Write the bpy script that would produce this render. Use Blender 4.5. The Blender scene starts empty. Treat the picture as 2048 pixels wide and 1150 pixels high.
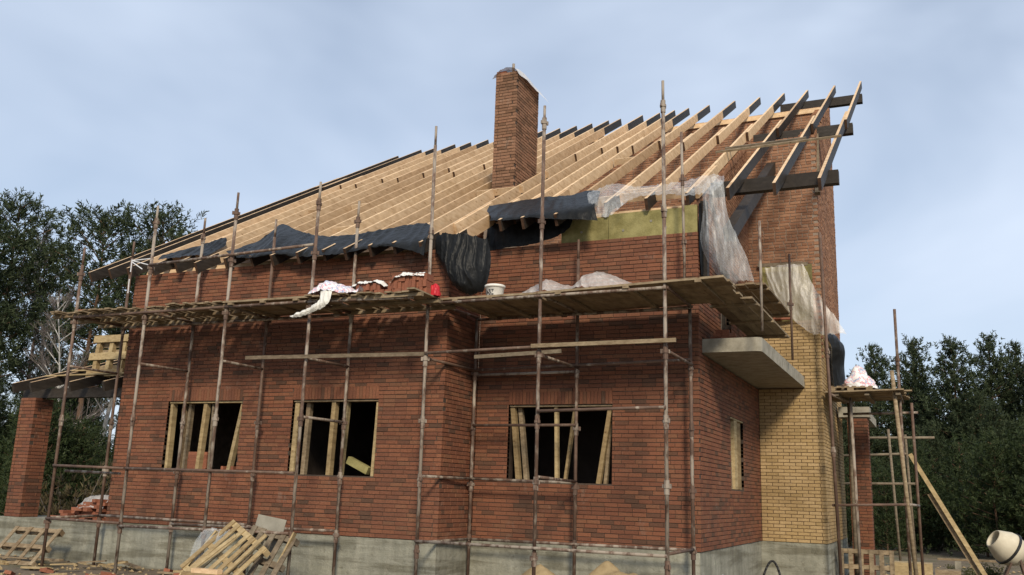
import bpy, math, random
from mathutils import Vector, Matrix, noise

random.seed(7)
scene = bpy.context.scene
COL = scene.collection

# ------------------------------------------------------------------ camera
CAM = Vector((3.804, -16.2476, 0.9057))
cam_d = bpy.data.cameras.new('camera')
cam = bpy.data.objects.new('camera', cam_d)
COL.objects.link(cam)
scene.camera = cam
cam_d.sensor_width = 36.0
cam_d.lens = 1845.93 / 2048 * 36
cam_d.clip_end = 2000
def cam_basis(yaw, pitch, roll):
    f = Vector((math.sin(yaw) * math.cos(pitch), math.cos(yaw) * math.cos(pitch), math.sin(pitch)))
    r = Vector((math.cos(yaw), -math.sin(yaw), 0))
    u = r.cross(f)
    return (r * math.cos(roll) + u * math.sin(roll), -r * math.sin(roll) + u * math.cos(roll), f)
cr, cu, cf = cam_basis(-0.43388, 0.21770, 0.03384)
M = Matrix((cr, cu, -cf)).transposed().to_4x4()
M.translation = CAM
cam.matrix_world = M

# ------------------------------------------------------------------ sky, sun, exposure
SUN_EL, SUN_AZ = math.radians(33), math.radians(30)      # azimuth to the right of the facade's normal
world = bpy.data.worlds.new('World')
scene.world = world
world.use_nodes = True
wn, wl = world.node_tree.nodes, world.node_tree.links
wn.clear()
wout = wn.new('ShaderNodeOutputWorld')
wbg = wn.new('ShaderNodeBackground')
wsky = wn.new('ShaderNodeTexSky')
wsky.sky_type = 'NISHITA'
wsky.sun_disc = False
wsky.sun_elevation = SUN_EL
wsky.sun_rotation = math.pi - SUN_AZ
wsky.air_density = 1.0
wsky.dust_density = 0.7
wsky.ozone_density = 1.4
wtc = wn.new('ShaderNodeTexCoord')
wmap = wn.new('ShaderNodeMapping')
wmap.inputs['Scale'].default_value = (1.0, 1.0, 2.2)
wmap.inputs['Rotation'].default_value = (0.0, 0.12, 0.5)
wno = wn.new('ShaderNodeTexNoise')
wno.inputs['Scale'].default_value = 1.9
wno.inputs['Detail'].default_value = 4
wno.inputs['Roughness'].default_value = 0.52
wno.inputs['Distortion'].default_value = 0.35
wr = wn.new('ShaderNodeValToRGB')
wr.color_ramp.elements[0].position = 0.32
wr.color_ramp.elements[0].color = (0.40, 0.40, 0.40, 1)
wr.color_ramp.elements[1].position = 0.74
wr.color_ramp.elements[1].color = (0.95, 0.95, 0.95, 1)
wmix = wn.new('ShaderNodeMix')
wmix.data_type = 'RGBA'
wl.new(wtc.outputs['Generated'], wmap.inputs['Vector'])
wl.new(wmap.outputs['Vector'], wno.inputs['Vector'])
wl.new(wno.outputs['Fac'], wr.inputs['Fac'])
wl.new(wr.outputs['Color'], wmix.inputs['Factor'])
wl.new(wsky.outputs['Color'], wmix.inputs['A'])
wmix.inputs['B'].default_value = (6.8, 7.8, 9.4, 1)
wl.new(wmix.outputs['Result'], wbg.inputs['Color'])
wbg.inputs['Strength'].default_value = 0.110
wl.new(wbg.outputs['Background'], wout.inputs['Surface'])

sun_d = bpy.data.lights.new('sun', 'SUN')
sun_d.energy = 3.5
sun_d.angle = math.radians(10.5)
sun_d.color = (1.0, 0.88, 0.69)
sun = bpy.data.objects.new('sun', sun_d)
COL.objects.link(sun)
SD = Vector((math.sin(SUN_AZ) * math.cos(SUN_EL), -math.cos(SUN_AZ) * math.cos(SUN_EL), math.sin(SUN_EL)))
sun.rotation_euler = SD.to_track_quat('Z', 'Y').to_euler()
sun.location = SD * 60

vs = scene.view_settings
vs.view_transform = 'Standard'
vs.look = 'None'
vs.exposure = 0.0
vs.gamma = 1.0
scene.cycles.max_bounces = 8
scene.cycles.transparent_max_bounces = 16

# ------------------------------------------------------------------ materials
MATS = {}
def new_mat(name):
    m = bpy.data.materials.new(name)
    m.use_nodes = True
    nt = m.node_tree
    b = nt.nodes['Principled BSDF']
    MATS[name] = m
    return m, nt.nodes, nt.links, b

def ramp(n, stops):
    r = n.new('ShaderNodeValToRGB')
    e = r.color_ramp.elements
    while len(e) > 1:
        e.remove(e[-1])
    e[0].position, e[0].color = stops[0][0], (*stops[0][1], 1)
    for p, c in stops[1:]:
        k = e.new(p)
        k.color = (*c, 1)
    return r

def mixc(n, l, fac, a, b, blend='MIX'):
    m = n.new('ShaderNodeMix')
    m.data_type = 'RGBA'
    m.blend_type = blend
    for sock, v in (('Factor', fac), ('A', a), ('B', b)):
        if hasattr(v, 'is_linked') or hasattr(v, 'links'):
            l.new(v, m.inputs[sock])
        elif isinstance(v, (int, float)):
            m.inputs[sock].default_value = v
        else:
            m.inputs[sock].default_value = (*v, 1)
    return m.outputs['Result']

def coord(n, l, scale=(1, 1, 1), kind='world'):
    mp = n.new('ShaderNodeMapping')
    mp.inputs['Scale'].default_value = scale
    if kind == 'world':
        g = n.new('ShaderNodeNewGeometry')
        l.new(g.outputs['Position'], mp.inputs['Vector'])
    else:
        t = n.new('ShaderNodeTexCoord')
        l.new(t.outputs['Object'], mp.inputs['Vector'])
    return mp.outputs['Vector']

def noise_tex(n, l, vec, scale, detail=4, rough=0.55):
    t = n.new('ShaderNodeTexNoise')
    t.inputs['Scale'].default_value = scale
    t.inputs['Detail'].default_value = detail
    t.inputs['Roughness'].default_value = rough
    l.new(vec, t.inputs['Vector'])
    return t.outputs['Fac']

def add_bump(n, l, b, fac, strength=0.4, dist=0.01):
    bp = n.new('ShaderNodeBump')
    bp.inputs['Strength'].default_value = strength
    bp.inputs['Distance'].default_value = dist
    l.new(fac, bp.inputs['Height'])
    l.new(bp.outputs['Normal'], b.inputs['Normal'])

def rand_value(n, l):
    g = n.new('ShaderNodeNewGeometry')
    o = n.new('ShaderNodeObjectInfo')
    a = n.new('ShaderNodeMath'); a.operation = 'ADD'
    f = n.new('ShaderNodeMath'); f.operation = 'FRACT'
    l.new(g.outputs['Random Per Island'], a.inputs[0])
    l.new(o.outputs['Random'], a.inputs[1])
    l.new(a.outputs[0], f.inputs[0])
    return f.outputs[0]

def m_brick(name, stops, stain=(0.09, 0.065, 0.05), stain_amt=0.25, rough=0.85, smear=0.35):
    m, n, l, b = new_mat(name)
    rv = rand_value(n, l)
    r = ramp(n, stops)
    l.new(rv, r.inputs['Fac'])
    v = coord(n, l)
    big = noise_tex(n, l, v, 0.8, 5, 0.6)
    fine = noise_tex(n, l, coord(n, l, (30, 30, 60)), 1.0, 3)
    rs = ramp(n, [(0.42, (0, 0, 0)), (0.75, (stain_amt,) * 3)])
    l.new(big, rs.inputs['Fac'])
    c = mixc(n, l, rs.outputs['Color'], r.outputs['Color'], stain)
    rf = ramp(n, [(0.3, (0.78,) * 3), (0.7, (1.15,) * 3)])
    l.new(fine, rf.inputs['Fac'])
    c = mixc(n, l, 1.0, c, rf.outputs['Color'], 'MULTIPLY')
    sm = noise_tex(n, l, coord(n, l, (1.0, 1.0, 0.7)), 2.6, 8, 0.72)
    rsm = ramp(n, [(0.60, (0, 0, 0)), (0.72, (smear,) * 3)])
    l.new(sm, rsm.inputs['Fac'])
    c = mixc(n, l, rsm.outputs['Color'], c, (0.30, 0.25, 0.20))
    wt = noise_tex(n, l, coord(n, l, (0.5, 0.5, 0.35)), 1.0, 3, 0.5)
    rwt = ramp(n, [(0.3, (0.86, 0.86, 0.87)), (0.7, (1.12, 1.11, 1.09))])
    l.new(wt, rwt.inputs['Fac'])
    c = mixc(n, l, 1.0, c, rwt.outputs['Color'], 'MULTIPLY')
    l.new(c, b.inputs['Base Color'])
    b.inputs['Roughness'].default_value = rough
    b.inputs['Specular IOR Level'].default_value = 0.25
    add_bump(n, l, b, fine, 0.5, 0.004)
    return m

m_brick('red_brick', [(0.0, (0.122, 0.058, 0.035)), (0.08, (0.102, 0.054, 0.034)), (0.13, (0.160, 0.064, 0.037)),
                      (0.5, (0.194, 0.076, 0.042)), (0.80, (0.222, 0.089, 0.048)), (0.92, (0.205, 0.091, 0.049)), (1.0, (0.150, 0.068, 0.040))])
m_brick('chimney_brick', [(0.0, (0.14, 0.075, 0.042)), (0.3, (0.20, 0.105, 0.06)), (0.7, (0.28, 0.15, 0.09)), (1.0, (0.24, 0.12, 0.07))])
m_brick('yellow_brick', [(0.0, (0.36, 0.25, 0.115)), (0.4, (0.43, 0.30, 0.148)), (0.75, (0.47, 0.335, 0.175)), (1.0, (0.39, 0.265, 0.122))],
        stain=(0.20, 0.13, 0.06), stain_amt=0.6)
m_brick('common_brick', [(0.0, (0.23, 0.11, 0.062)), (0.35, (0.31, 0.155, 0.088)), (0.7, (0.38, 0.205, 0.122)), (1.0, (0.27, 0.125, 0.07))],
        stain=(0.18, 0.11, 0.075), stain_amt=0.5, rough=0.95)
m_brick('fresh_brick', [(0.0, (0.20, 0.075, 0.045)), (0.5, (0.30, 0.115, 0.066)), (1.0, (0.24, 0.09, 0.052))], stain_amt=0.2)

def m_plain(name, ca, cb, scale=3.0, rough=0.85, bump=0.3, bscale=25, spec=0.3, sc=(1, 1, 1), metal=0.0, kind='world'):
    m, n, l, b = new_mat(name)
    v = coord(n, l, sc, kind)
    f = noise_tex(n, l, v, scale, 6, 0.62)
    r = ramp(n, [(0.3, ca), (0.7, cb)])
    l.new(f, r.inputs['Fac'])
    l.new(r.outputs['Color'], b.inputs['Base Color'])
    b.inputs['Roughness'].default_value = rough
    b.inputs['Specular IOR Level'].default_value = spec
    b.inputs['Metallic'].default_value = metal
    if bump:
        add_bump(n, l, b, noise_tex(n, l, v, bscale, 4), bump, 0.01)
    return m

m_plain('mortar', (0.050, 0.034, 0.025), (0.088, 0.062, 0.046), 6)
m_plain('light_mortar', (0.16, 0.11, 0.08), (0.34, 0.27, 0.21), 5)
m_plain('yellow_mortar', (0.085, 0.055, 0.03), (0.14, 0.095, 0.05), 6)
m_plain('inside_painted_shade', (0.06, 0.045, 0.036), (0.11, 0.085, 0.068), 2)  # darker than bare walls would be: stands in for the shade indoors
m_plain('mineral_wool', (0.17, 0.15, 0.055), (0.34, 0.30, 0.13), 4.5, 0.97, 0.9, 45)
m_plain('slab_concrete', (0.22, 0.20, 0.155), (0.38, 0.35, 0.285), 5.0, 0.92, 0.6, 30)
m_plain('pale_metal', (0.55, 0.56, 0.57), (0.75, 0.76, 0.78), 8, 0.5, 0.1, 30)
m_plain('grey_sheet', (0.20, 0.185, 0.15), (0.30, 0.28, 0.23), 4, 0.85, 0.2, 30)
m_plain('bark', (0.07, 0.048, 0.034), (0.15, 0.10, 0.07), 4, 0.95, 0.8, 12)
m_plain('pine_bark', (0.10, 0.062, 0.042), (0.20, 0.12, 0.075), 3, 0.95, 0.8, 12)
m_plain('birch_bark', (0.28, 0.27, 0.25), (0.60, 0.58, 0.55), 5, 0.9, 0.3, 12)
m_plain('twig', (0.13, 0.11, 0.10), (0.20, 0.17, 0.155), 5, 0.95, 0)
m_plain('sand', (0.26, 0.19, 0.10), (0.38, 0.29, 0.165), 6, 0.98, 0.9, 30)
m_plain('cream_paint', (0.50, 0.44, 0.33), (0.62, 0.56, 0.43), 5, 0.6, 0.1, 20)
m_plain('black_rubber', (0.015, 0.015, 0.016), (0.03, 0.03, 0.03), 8, 0.5, 0.1, 20)
m_plain('red_plastic', (0.42, 0.015, 0.025), (0.55, 0.03, 0.04), 4, 0.4, 0.2, 12)
m_plain('bucket_plastic', (0.62, 0.60, 0.55), (0.76, 0.74, 0.69), 6, 0.45, 0.1, 12)
m_plain('print_black', (0.03, 0.03, 0.035), (0.12, 0.12, 0.12), 30, 0.5, 0)

# concrete plinth with pour layers, streaks and patches
m, n, l, b = new_mat('plinth_concrete')
v = coord(n, l)
f1 = noise_tex(n, l, v, 1.6, 7, 0.65)
lay = noise_tex(n, l, coord(n, l, (0.45, 0.45, 5.5)), 1.0, 4, 0.6)
strk = noise_tex(n, l, coord(n, l, (7, 7, 0.7)), 1.0, 3, 0.5)
r1 = ramp(n, [(0.25, (0.175, 0.17, 0.135)), (0.5, (0.27, 0.263, 0.212)), (0.75, (0.37, 0.362, 0.30))])
l.new(f1, r1.inputs['Fac'])
r2 = ramp(n, [(0.40, (0.62, 0.60, 0.55)), (0.52, (1.0, 1.0, 1.0)), (0.66, (1.08, 1.08, 1.06))])
l.new(lay, r2.inputs['Fac'])
r3 = ramp(n, [(0.35, (0.85, 0.86, 0.85)), (0.65, (1.08, 1.08, 1.08))])
l.new(strk, r3.inputs['Fac'])
c = mixc(n, l, 1.0, r1.outputs['Color'], r2.outputs['Color'], 'MULTIPLY')
c = mixc(n, l, 1.0, c, r3.outputs['Color'], 'MULTIPLY')
l.new(c, b.inputs['Base Color'])
b.inputs['Roughness'].default_value = 0.92
sp = noise_tex(n, l, v, 9, 8, 0.75)
r5 = ramp(n, [(0.34, (0.62, 0.60, 0.56)), (0.46, (1, 1, 1)), (0.62, (1.0, 1.0, 1.0)), (0.72, (1.22, 1.20, 1.16))])
l.new(sp, r5.inputs['Fac'])
c = mixc(n, l, 0.8, c, r5.outputs['Color'], 'MULTIPLY')
l.new(c, b.inputs['Base Color'])
add_bump(n, l, b, sp, 0.9, 0.03)

# sawn timber: grain runs along the object's long axis is approximated by stretched noise
def m_wood(name, ca, cb, cc, rough=0.75, knots=True):
    m, n, l, b = new_mat(name)
    rv = rand_value(n, l)
    v = coord(n, l, (1, 1, 1))
    g1 = noise_tex(n, l, coord(n, l, (4, 1.1, 9)), 2.0, 4, 0.6)
    g2 = noise_tex(n, l, coord(n, l, (3, 3, 3)), 1.6, 3, 0.5)
    r = ramp(n, [(0.28, ca), (0.5, cb), (0.74, cc)])
    l.new(g1, r.inputs['Fac'])
    rr = ramp(n, [(0.0, (0.74, 0.68, 0.62)), (0.35, (0.94, 0.92, 0.90)), (1.0, (1.1, 1.09, 1.07))])
    l.new(rv, rr.inputs['Fac'])
    c = mixc(n, l, 1.0, r.outputs['Color'], rr.outputs['Color'], 'MULTIPLY')
    if knots:
        vo = n.new('ShaderNodeTexVoronoi')
        vo.inputs['Scale'].default_value = 1.0
        l.new(coord(n, l, (5, 2.2, 9)), vo.inputs['Vector'])
        rk = ramp(n, [(0.06, (0.42, 0.30, 0.22)), (0.15, (1, 1, 1))])
        l.new(vo.outputs['Distance'], rk.inputs['Fac'])
        c = mixc(n, l, 0.8, c, rk.outputs['Color'], 'MULTIPLY')
    r3 = ramp(n, [(0.35, (0.88, 0.87, 0.86)), (0.65, (1.04, 1.04, 1.04))])
    l.new(g2, r3.inputs['Fac'])
    c = mixc(n, l, 1.0, c, r3.outputs['Color'], 'MULTIPLY')
    l.new(c, b.inputs['Base Color'])
    b.inputs['Roughness'].default_value = rough
    b.inputs['Specular IOR Level'].default_value = 0.25
    add_bump(n, l, b, g1, 0.25, 0.004)
    return m
m_wood('new_pine', (0.55, 0.375, 0.215), (0.69, 0.495, 0.305), (0.78, 0.585, 0.385))
m_wood('stained_wood', (0.022, 0.018, 0.015), (0.035, 0.029, 0.024), (0.05, 0.042, 0.036), 0.6, False)
m_wood('brown_stained_wood', (0.05, 0.028, 0.018), (0.08, 0.045, 0.028), (0.11, 0.062, 0.04), 0.6, False)
m_wood('old_board', (0.17, 0.125, 0.075), (0.26, 0.20, 0.13), (0.36, 0.29, 0.19), 0.9)
m_wood('pallet_wood', (0.27, 0.20, 0.105), (0.39, 0.30, 0.165), (0.49, 0.39, 0.225), 0.85)
m_wood('grey_board', (0.13, 0.105, 0.075), (0.20, 0.165, 0.12), (0.28, 0.235, 0.175), 0.9)

# rusty painted steel tube with cement splashes
m, n, l, b = new_mat('scaffold_steel')
v = coord(n, l)
f1 = noise_tex(n, l, v, 5.0, 6, 0.6)
f2 = noise_tex(n, l, coord(n, l, (3, 3, 1.3)), 2.3, 6, 0.62)
r1 = ramp(n, [(0.3, (0.075, 0.045, 0.032)), (0.55, (0.13, 0.078, 0.054)), (0.75, (0.20, 0.135, 0.10))])
l.new(f1, r1.inputs['Fac'])
r2 = ramp(n, [(0.50, (0, 0, 0)), (0.62, (0.85,) * 3)])
oi = n.new('ShaderNodeObjectInfo')
sh = n.new('ShaderNodeMath'); sh.operation = 'MULTIPLY_ADD'; sh.inputs[1].default_value = 0.24; sh.inputs[2].default_value = -0.13
l.new(oi.outputs['Random'], sh.inputs[0])
ad = n.new('ShaderNodeMath'); ad.operation = 'ADD'
l.new(f2, ad.inputs[0]); l.new(sh.outputs[0], ad.inputs[1])
l.new(ad.outputs[0], r2.inputs['Fac'])
c = mixc(n, l, r2.outputs['Color'], r1.outputs['Color'], (0.34, 0.29, 0.235))
l.new(c, b.inputs['Base Color'])
b.inputs['Roughness'].default_value = 0.72
b.inputs['Metallic'].default_value = 0.1
add_bump(n, l, b, f2, 0.3, 0.004)

# films
m, n, l, b = new_mat('black_film')
f = noise_tex(n, l, coord(n, l), 7, 5)
r = ramp(n, [(0.3, (0.008, 0.0085, 0.009)), (0.7, (0.018, 0.019, 0.020))])
l.new(f, r.inputs['Fac']); l.new(r.outputs['Color'], b.inputs['Base Color'])
b.inputs['Roughness'].default_value = 0.42
b.inputs['Specular IOR Level'].default_value = 0.12
add_bump(n, l, b, noise_tex(n, l, coord(n, l, (1, 1, 0.6)), 9, 4), 0.6, 0.03)

def m_clear(name, alpha, tint):
    m, n, l, b = new_mat(name)
    f = noise_tex(n, l, coord(n, l, (5, 5, 0.8)), 2.2, 5, 0.6)
    r = ramp(n, [(0.36, (max(alpha - 0.10, 0.05),) * 3), (0.60, (alpha + 0.05,) * 3), (0.72, (alpha + 0.30,) * 3)])
    l.new(f, r.inputs['Fac'])
    l.new(r.outputs['Color'], b.inputs['Alpha'])
    b.inputs['Base Color'].default_value = (*tint, 1)
    b.inputs['Roughness'].default_value = 0.3
    add_bump(n, l, b, f, 0.7, 0.04)
m_clear('clear_film', 0.27, (0.72, 0.74, 0.75))
m_clear('white_film', 0.78, (0.74, 0.73, 0.72))
m_clear('milky_film', 0.50, (0.70, 0.66, 0.62))

m, n, l, b = new_mat('printed_sack')
f = noise_tex(n, l, coord(n, l), 9.0, 2, 0.4)
r = ramp(n, [(0.0, (0.74, 0.74, 0.76)), (0.47, (0.78, 0.77, 0.76)), (0.52, (0.62, 0.20, 0.26)), (0.555, (0.78, 0.76, 0.76)),
             (0.60, (0.22, 0.27, 0.46)), (0.64, (0.75, 0.75, 0.76))])
l.new(f, r.inputs['Fac']); l.new(r.outputs['Color'], b.inputs['Base Color'])
b.inputs['Roughness'].default_value = 0.45
add_bump(n, l, b, noise_tex(n, l, coord(n, l), 14, 4), 0.5, 0.02)

# foliage
def m_leaf(name, stops, trans=0.25):
    m, n, l, b = new_mat(name)
    rv = rand_value(n, l)
    r = ramp(n, stops)
    l.new(rv, r.inputs['Fac'])
    l.new(r.outputs['Color'], b.inputs['Base Color'])
    b.inputs['Roughness'].default_value = 0.6
    b.inputs['Specular IOR Level'].default_value = 0.2
    tr = n.new('ShaderNodeBsdfTranslucent')
    l.new(r.outputs['Color'], tr.inputs['Color'])
    mx = n.new('ShaderNodeMixShader')
    mx.inputs['Fac'].default_value = trans
    out = n['Material Output']
    l.new(b.outputs['BSDF'], mx.inputs[1]); l.new(tr.outputs['BSDF'], mx.inputs[2])
    l.new(mx.outputs['Shader'], out.inputs['Surface'])
m_leaf('pine_needles', [(0.0, (0.026, 0.038, 0.018)), (0.5, (0.046, 0.064, 0.030)), (1.0, (0.078, 0.096, 0.046))])
m_leaf('young_needles', [(0.0, (0.022, 0.036, 0.013)), (0.5, (0.038, 0.056, 0.020)), (1.0, (0.062, 0.078, 0.030))])
m_leaf('dry_leaves', [(0.0, (0.07, 0.052, 0.03)), (0.5, (0.10, 0.078, 0.042)), (1.0, (0.13, 0.11, 0.05))])
m_leaf('weed_leaves', [(0.0, (0.05, 0.07, 0.02)), (0.5, (0.085, 0.10, 0.03)), (1.0, (0.13, 0.12, 0.05))])

# ground: trodden dark soil and rubble near the house, grass farther off
m, n, l, b = new_mat('soil')
v = coord(n, l)
f1 = noise_tex(n, l, v, 0.5, 8, 0.65)
f2 = noise_tex(n, l, v, 6.0, 6, 0.7)
r1 = ramp(n, [(0.3, (0.085, 0.062, 0.042)), (0.5, (0.15, 0.115, 0.075)), (0.72, (0.23, 0.18, 0.12))])
l.new(f2, r1.inputs['Fac'])
r2 = ramp(n, [(0.48, (0, 0, 0)), (0.62, (0.8,) * 3)])
l.new(f1, r2.inputs['Fac'])
c = mixc(n, l, r2.outputs['Color'], r1.outputs['Color'], (0.075, 0.082, 0.032))
l.new(c, b.inputs['Base Color'])
b.inputs['Roughness'].default_value = 0.97
add_bump(n, l, b, f2, 0.9, 0.05)

# ------------------------------------------------------------------ builders
WL = {}                                     # authored coordinates of every object's origin
class MB:
    def __init__(self):
        self.v, self.f, self.m = [], [], []
    def add(self, vs_, fs, mi=0):
        o = len(self.v)
        self.v += [Vector(p) for p in vs_]
        for q in fs:
            self.f.append([i + o for i in q])
        self.m += [mi] * len(fs) if isinstance(mi, int) else list(mi)
        return self
    def box(self, x0, x1, y0, y1, z0, z1, mi=0):
        return self.add([(x0, y0, z0), (x1, y0, z0), (x1, y1, z0), (x0, y1, z0), (x0, y0, z1), (x1, y0, z1), (x1, y1, z1), (x0, y1, z1)],
                        [(0, 3, 2, 1), (4, 5, 6, 7), (0, 1, 5, 4), (1, 2, 6, 5), (2, 3, 7, 6), (3, 0, 4, 7)], mi)
    def frame(self, p, q, up=(0, 0, 1)):
        p, q = Vector(p), Vector(q)
        d = (q - p).normalized()
        s = d.cross(Vector(up))
        if s.length < 1e-4:
            s = d.cross(Vector((0, 1, 0)))
        s.normalize()
        return p, q, d, s, s.cross(d)
    def bar(self, p, q, w, h, up=(0, 0, 1), mi=0, taper=1.0):
        p, q, d, s, t = self.frame(p, q, up)
        vv = []
        for c, k in ((p, 1.0), (q, taper)):
            for a, e in ((-1, -1), (1, -1), (1, 1), (-1, 1)):
                vv.append(c + s * (a * w / 2 * k) + t * (e * h / 2 * k))
        return self.add(vv, [(0, 1, 2, 3), (7, 6, 5, 4), (0, 4, 5, 1), (1, 5, 6, 2), (2, 6, 7, 3), (3, 7, 4, 0)], mi)
    def tube(self, p, q, r, n=10, r2=None, mi=0, cap=True):
        p, q, d, s, t = self.frame(p, q)
        r2 = r if r2 is None else r2
        vv = []
        for c, k in ((p, r), (q, r2)):
            for i in range(n):
                a = 2 * math.pi * i / n
                vv.append(c + s * (math.cos(a) * k) + t * (math.sin(a) * k))
        fs = [(i, (i + 1) % n, n + (i + 1) % n, n + i) for i in range(n)]
        if cap:
            fs += [tuple(range(n - 1, -1, -1)), tuple(range(n, 2 * n))]
        return self.add(vv, fs, mi)
    def lathe(self, base, prof, n=20, axis=(0, 0, 1), mi=0):
        base = Vector(base)
        ax = Vector(axis).normalized()
        s = ax.cross(Vector((0.3, 1, 0.2))).normalized()
        t = ax.cross(s)
        vv, fs = [], []
        for (r, h) in prof:
            for i in range(n):
                a = 2 * math.pi * i / n
                vv.append(base + ax * h + s * (math.cos(a) * r) + t * (math.sin(a) * r))
        for k in range(len(prof) - 1):
            for i in range(n):
                j = (i + 1) % n
                fs.append((k * n + i, k * n + j, (k + 1) * n + j, (k + 1) * n + i))
        return self.add(vv, fs, mi)
    def prism(self, poly, d):                    # polygon of 3D points extruded by d
        n = len(poly)
        d = Vector(d)
        vv = [Vector(p) for p in poly] + [Vector(p) + d for p in poly]
        return self.add(vv, [tuple(range(n)), tuple(range(2 * n - 1, n - 1, -1))] + [(i, n + i, n + (i + 1) % n, (i + 1) % n) for i in range(n)])
    def mesh(self, name, mats, ctr, smooth=False):
        me = bpy.data.meshes.new(name)
        me.from_pydata([tuple(p - ctr) for p in self.v], [], self.f)
        for mm in (mats if isinstance(mats, (list, tuple)) else [mats]):
            me.materials.append(MATS[mm])
        me.polygons.foreach_set('material_index', self.m)
        if smooth:
            me.polygons.foreach_set('use_smooth', [True] * len(me.polygons))
        me.update()
        return me
    def build(self, name, mats, parent=None, smooth=False, base=False):
        lo = Vector((min(p.x for p in self.v), min(p.y for p in self.v), min(p.z for p in self.v)))
        hi = Vector((max(p.x for p in self.v), max(p.y for p in self.v), max(p.z for p in self.v)))
        ctr = (lo + hi) / 2
        if base:
            ctr.z = lo.z
        o = bpy.data.objects.new(name, self.mesh(name, mats, ctr, smooth))
        COL.objects.link(o)
        WL[o.name] = ctr
        o.location = ctr
        if parent is not None:
            o.parent = parent
            o.location = ctr - WL[parent.name]
        return o

def tag(o, label=None, cat=None, group=None, kind=None):
    if label: o['label'] = label
    if cat: o['category'] = cat
    if group: o['group'] = group
    if kind: o['kind'] = kind
    return o

def root(name, loc, label, cat, group=None, rot=None):
    o = bpy.data.objects.new(name, None)
    o.empty_display_size = 0.3
    COL.objects.link(o)
    o.location = loc
    if rot is not None:
        o.rotation_euler = rot
        WL[o.name] = Vector((0, 0, 0))           # parts are authored in the thing's own coordinates
    else:
        WL[o.name] = Vector(loc)
    return tag(o, label, cat, group)

def copy_tree(o, parent=None):
    c = o.copy()
    COL.objects.link(c)
    c.parent = parent
    for ch in o.children:
        copy_tree(ch, c)
    return c

def V(*a):
    return Vector(a)

RND = random.Random(11)
U_ = RND.uniform

# ------------------------------------------------------------------ ground
def ground_z(x, y):
    d = noise.noise(V(x * 0.35, y * 0.35, 3.1)) * 0.09 + noise.noise(V(x * 1.4, y * 1.4, 8.2)) * 0.035
    far = max(0.0, min(1.0, (math.hypot(x, y - 5) - 25) / 60))
    return -0.87 + d * (1 - far) + far * noise.noise(V(x * 0.02, y * 0.02, 0)) * 0.5
def axis_vals(lo, hi, step, end):
    a = [lo + i * step for i in range(int((hi - lo) / step) + 1)]
    k, pos, neg = step, a[-1], a[0]
    L, Rr = [], []
    while pos < end:
        k *= 1.22
        pos += k; neg -= k
        Rr.append(pos); L.append(neg)
    return L[::-1] + a + Rr
xs, ys = axis_vals(-22, 14, 0.3, 520), axis_vals(-10, 24, 0.3, 520)
g = MB()
g.v = [V(x, y, ground_z(x, y)) for y in ys for x in xs]
nx = len(xs)
g.f = [[j * nx + i, j * nx + i + 1, (j + 1) * nx + i + 1, (j + 1) * nx + i] for j in range(len(ys) - 1) for i in range(nx - 1)]
g.m = [0] * len(g.f)
tag(g.build('ground', 'soil', smooth=True), kind='structure')

# ------------------------------------------------------------------ the house
house = root('house', (0, 0, -0.9), 'unfinished red brick house with open mono-pitch rafters and a tall brick chimney', 'house')
C = 0.077
XL, XM, YL, YW, XW = -12.47, -4.40, -1.346, 6.04, 1.44
ZS, ZH = 1.10, 2.542
SL, K0 = 0.58, 6.47                                  # top of the rafters: z = K0 + SL * y
RH, RW = 0.235, 0.058                                # rafter height and thickness
def ztop(y): return K0 + SL * y
W1, W2, W3 = (-11.07, -9.08), (-7.81, -5.81), (-3.71, -1.61)

def holes(L, z0, z1, opens):
    us = sorted({0.0, L, *[max(0, min(L, a)) for o in opens for a in o[:2]]})
    zs = sorted({z0, z1, *[max(z0, min(z1, a)) for o in opens for a in o[2:]]})
    for i in range(len(us) - 1):
        for j in range(len(zs) - 1):
            uc, zc = (us[i] + us[i + 1]) / 2, (zs[j] + zs[j + 1]) / 2
            if any(o[0] < uc < o[1] and o[2] < zc < o[3] for o in opens):
                continue
            yield us[i], us[i + 1], zs[j], zs[j + 1]

def core(O, U, N, L, z0, z1, t0, t1, opens, e0=0.0, e1=0.0):
    mb = MB()
    O, U, N = Vector(O), Vector(U), Vector(N)
    for a, b_, c_, d_ in holes(L, z0, z1, opens):
        a, b_ = max(a, e0), min(b_, L - e1)
        p = [O + U * u - N * t for u, t in ((a, t0), (b_, t0), (b_, t1), (a, t1))]
        mb.add([(q.x, q.y, c_) for q in p] + [(q.x, q.y, d_) for q in p],
               [(0, 3, 2, 1), (4, 5, 6, 7), (0, 1, 5, 4), (1, 2, 6, 5), (2, 3, 7, 6), (3, 0, 4, 7)])
    return mb

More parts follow.
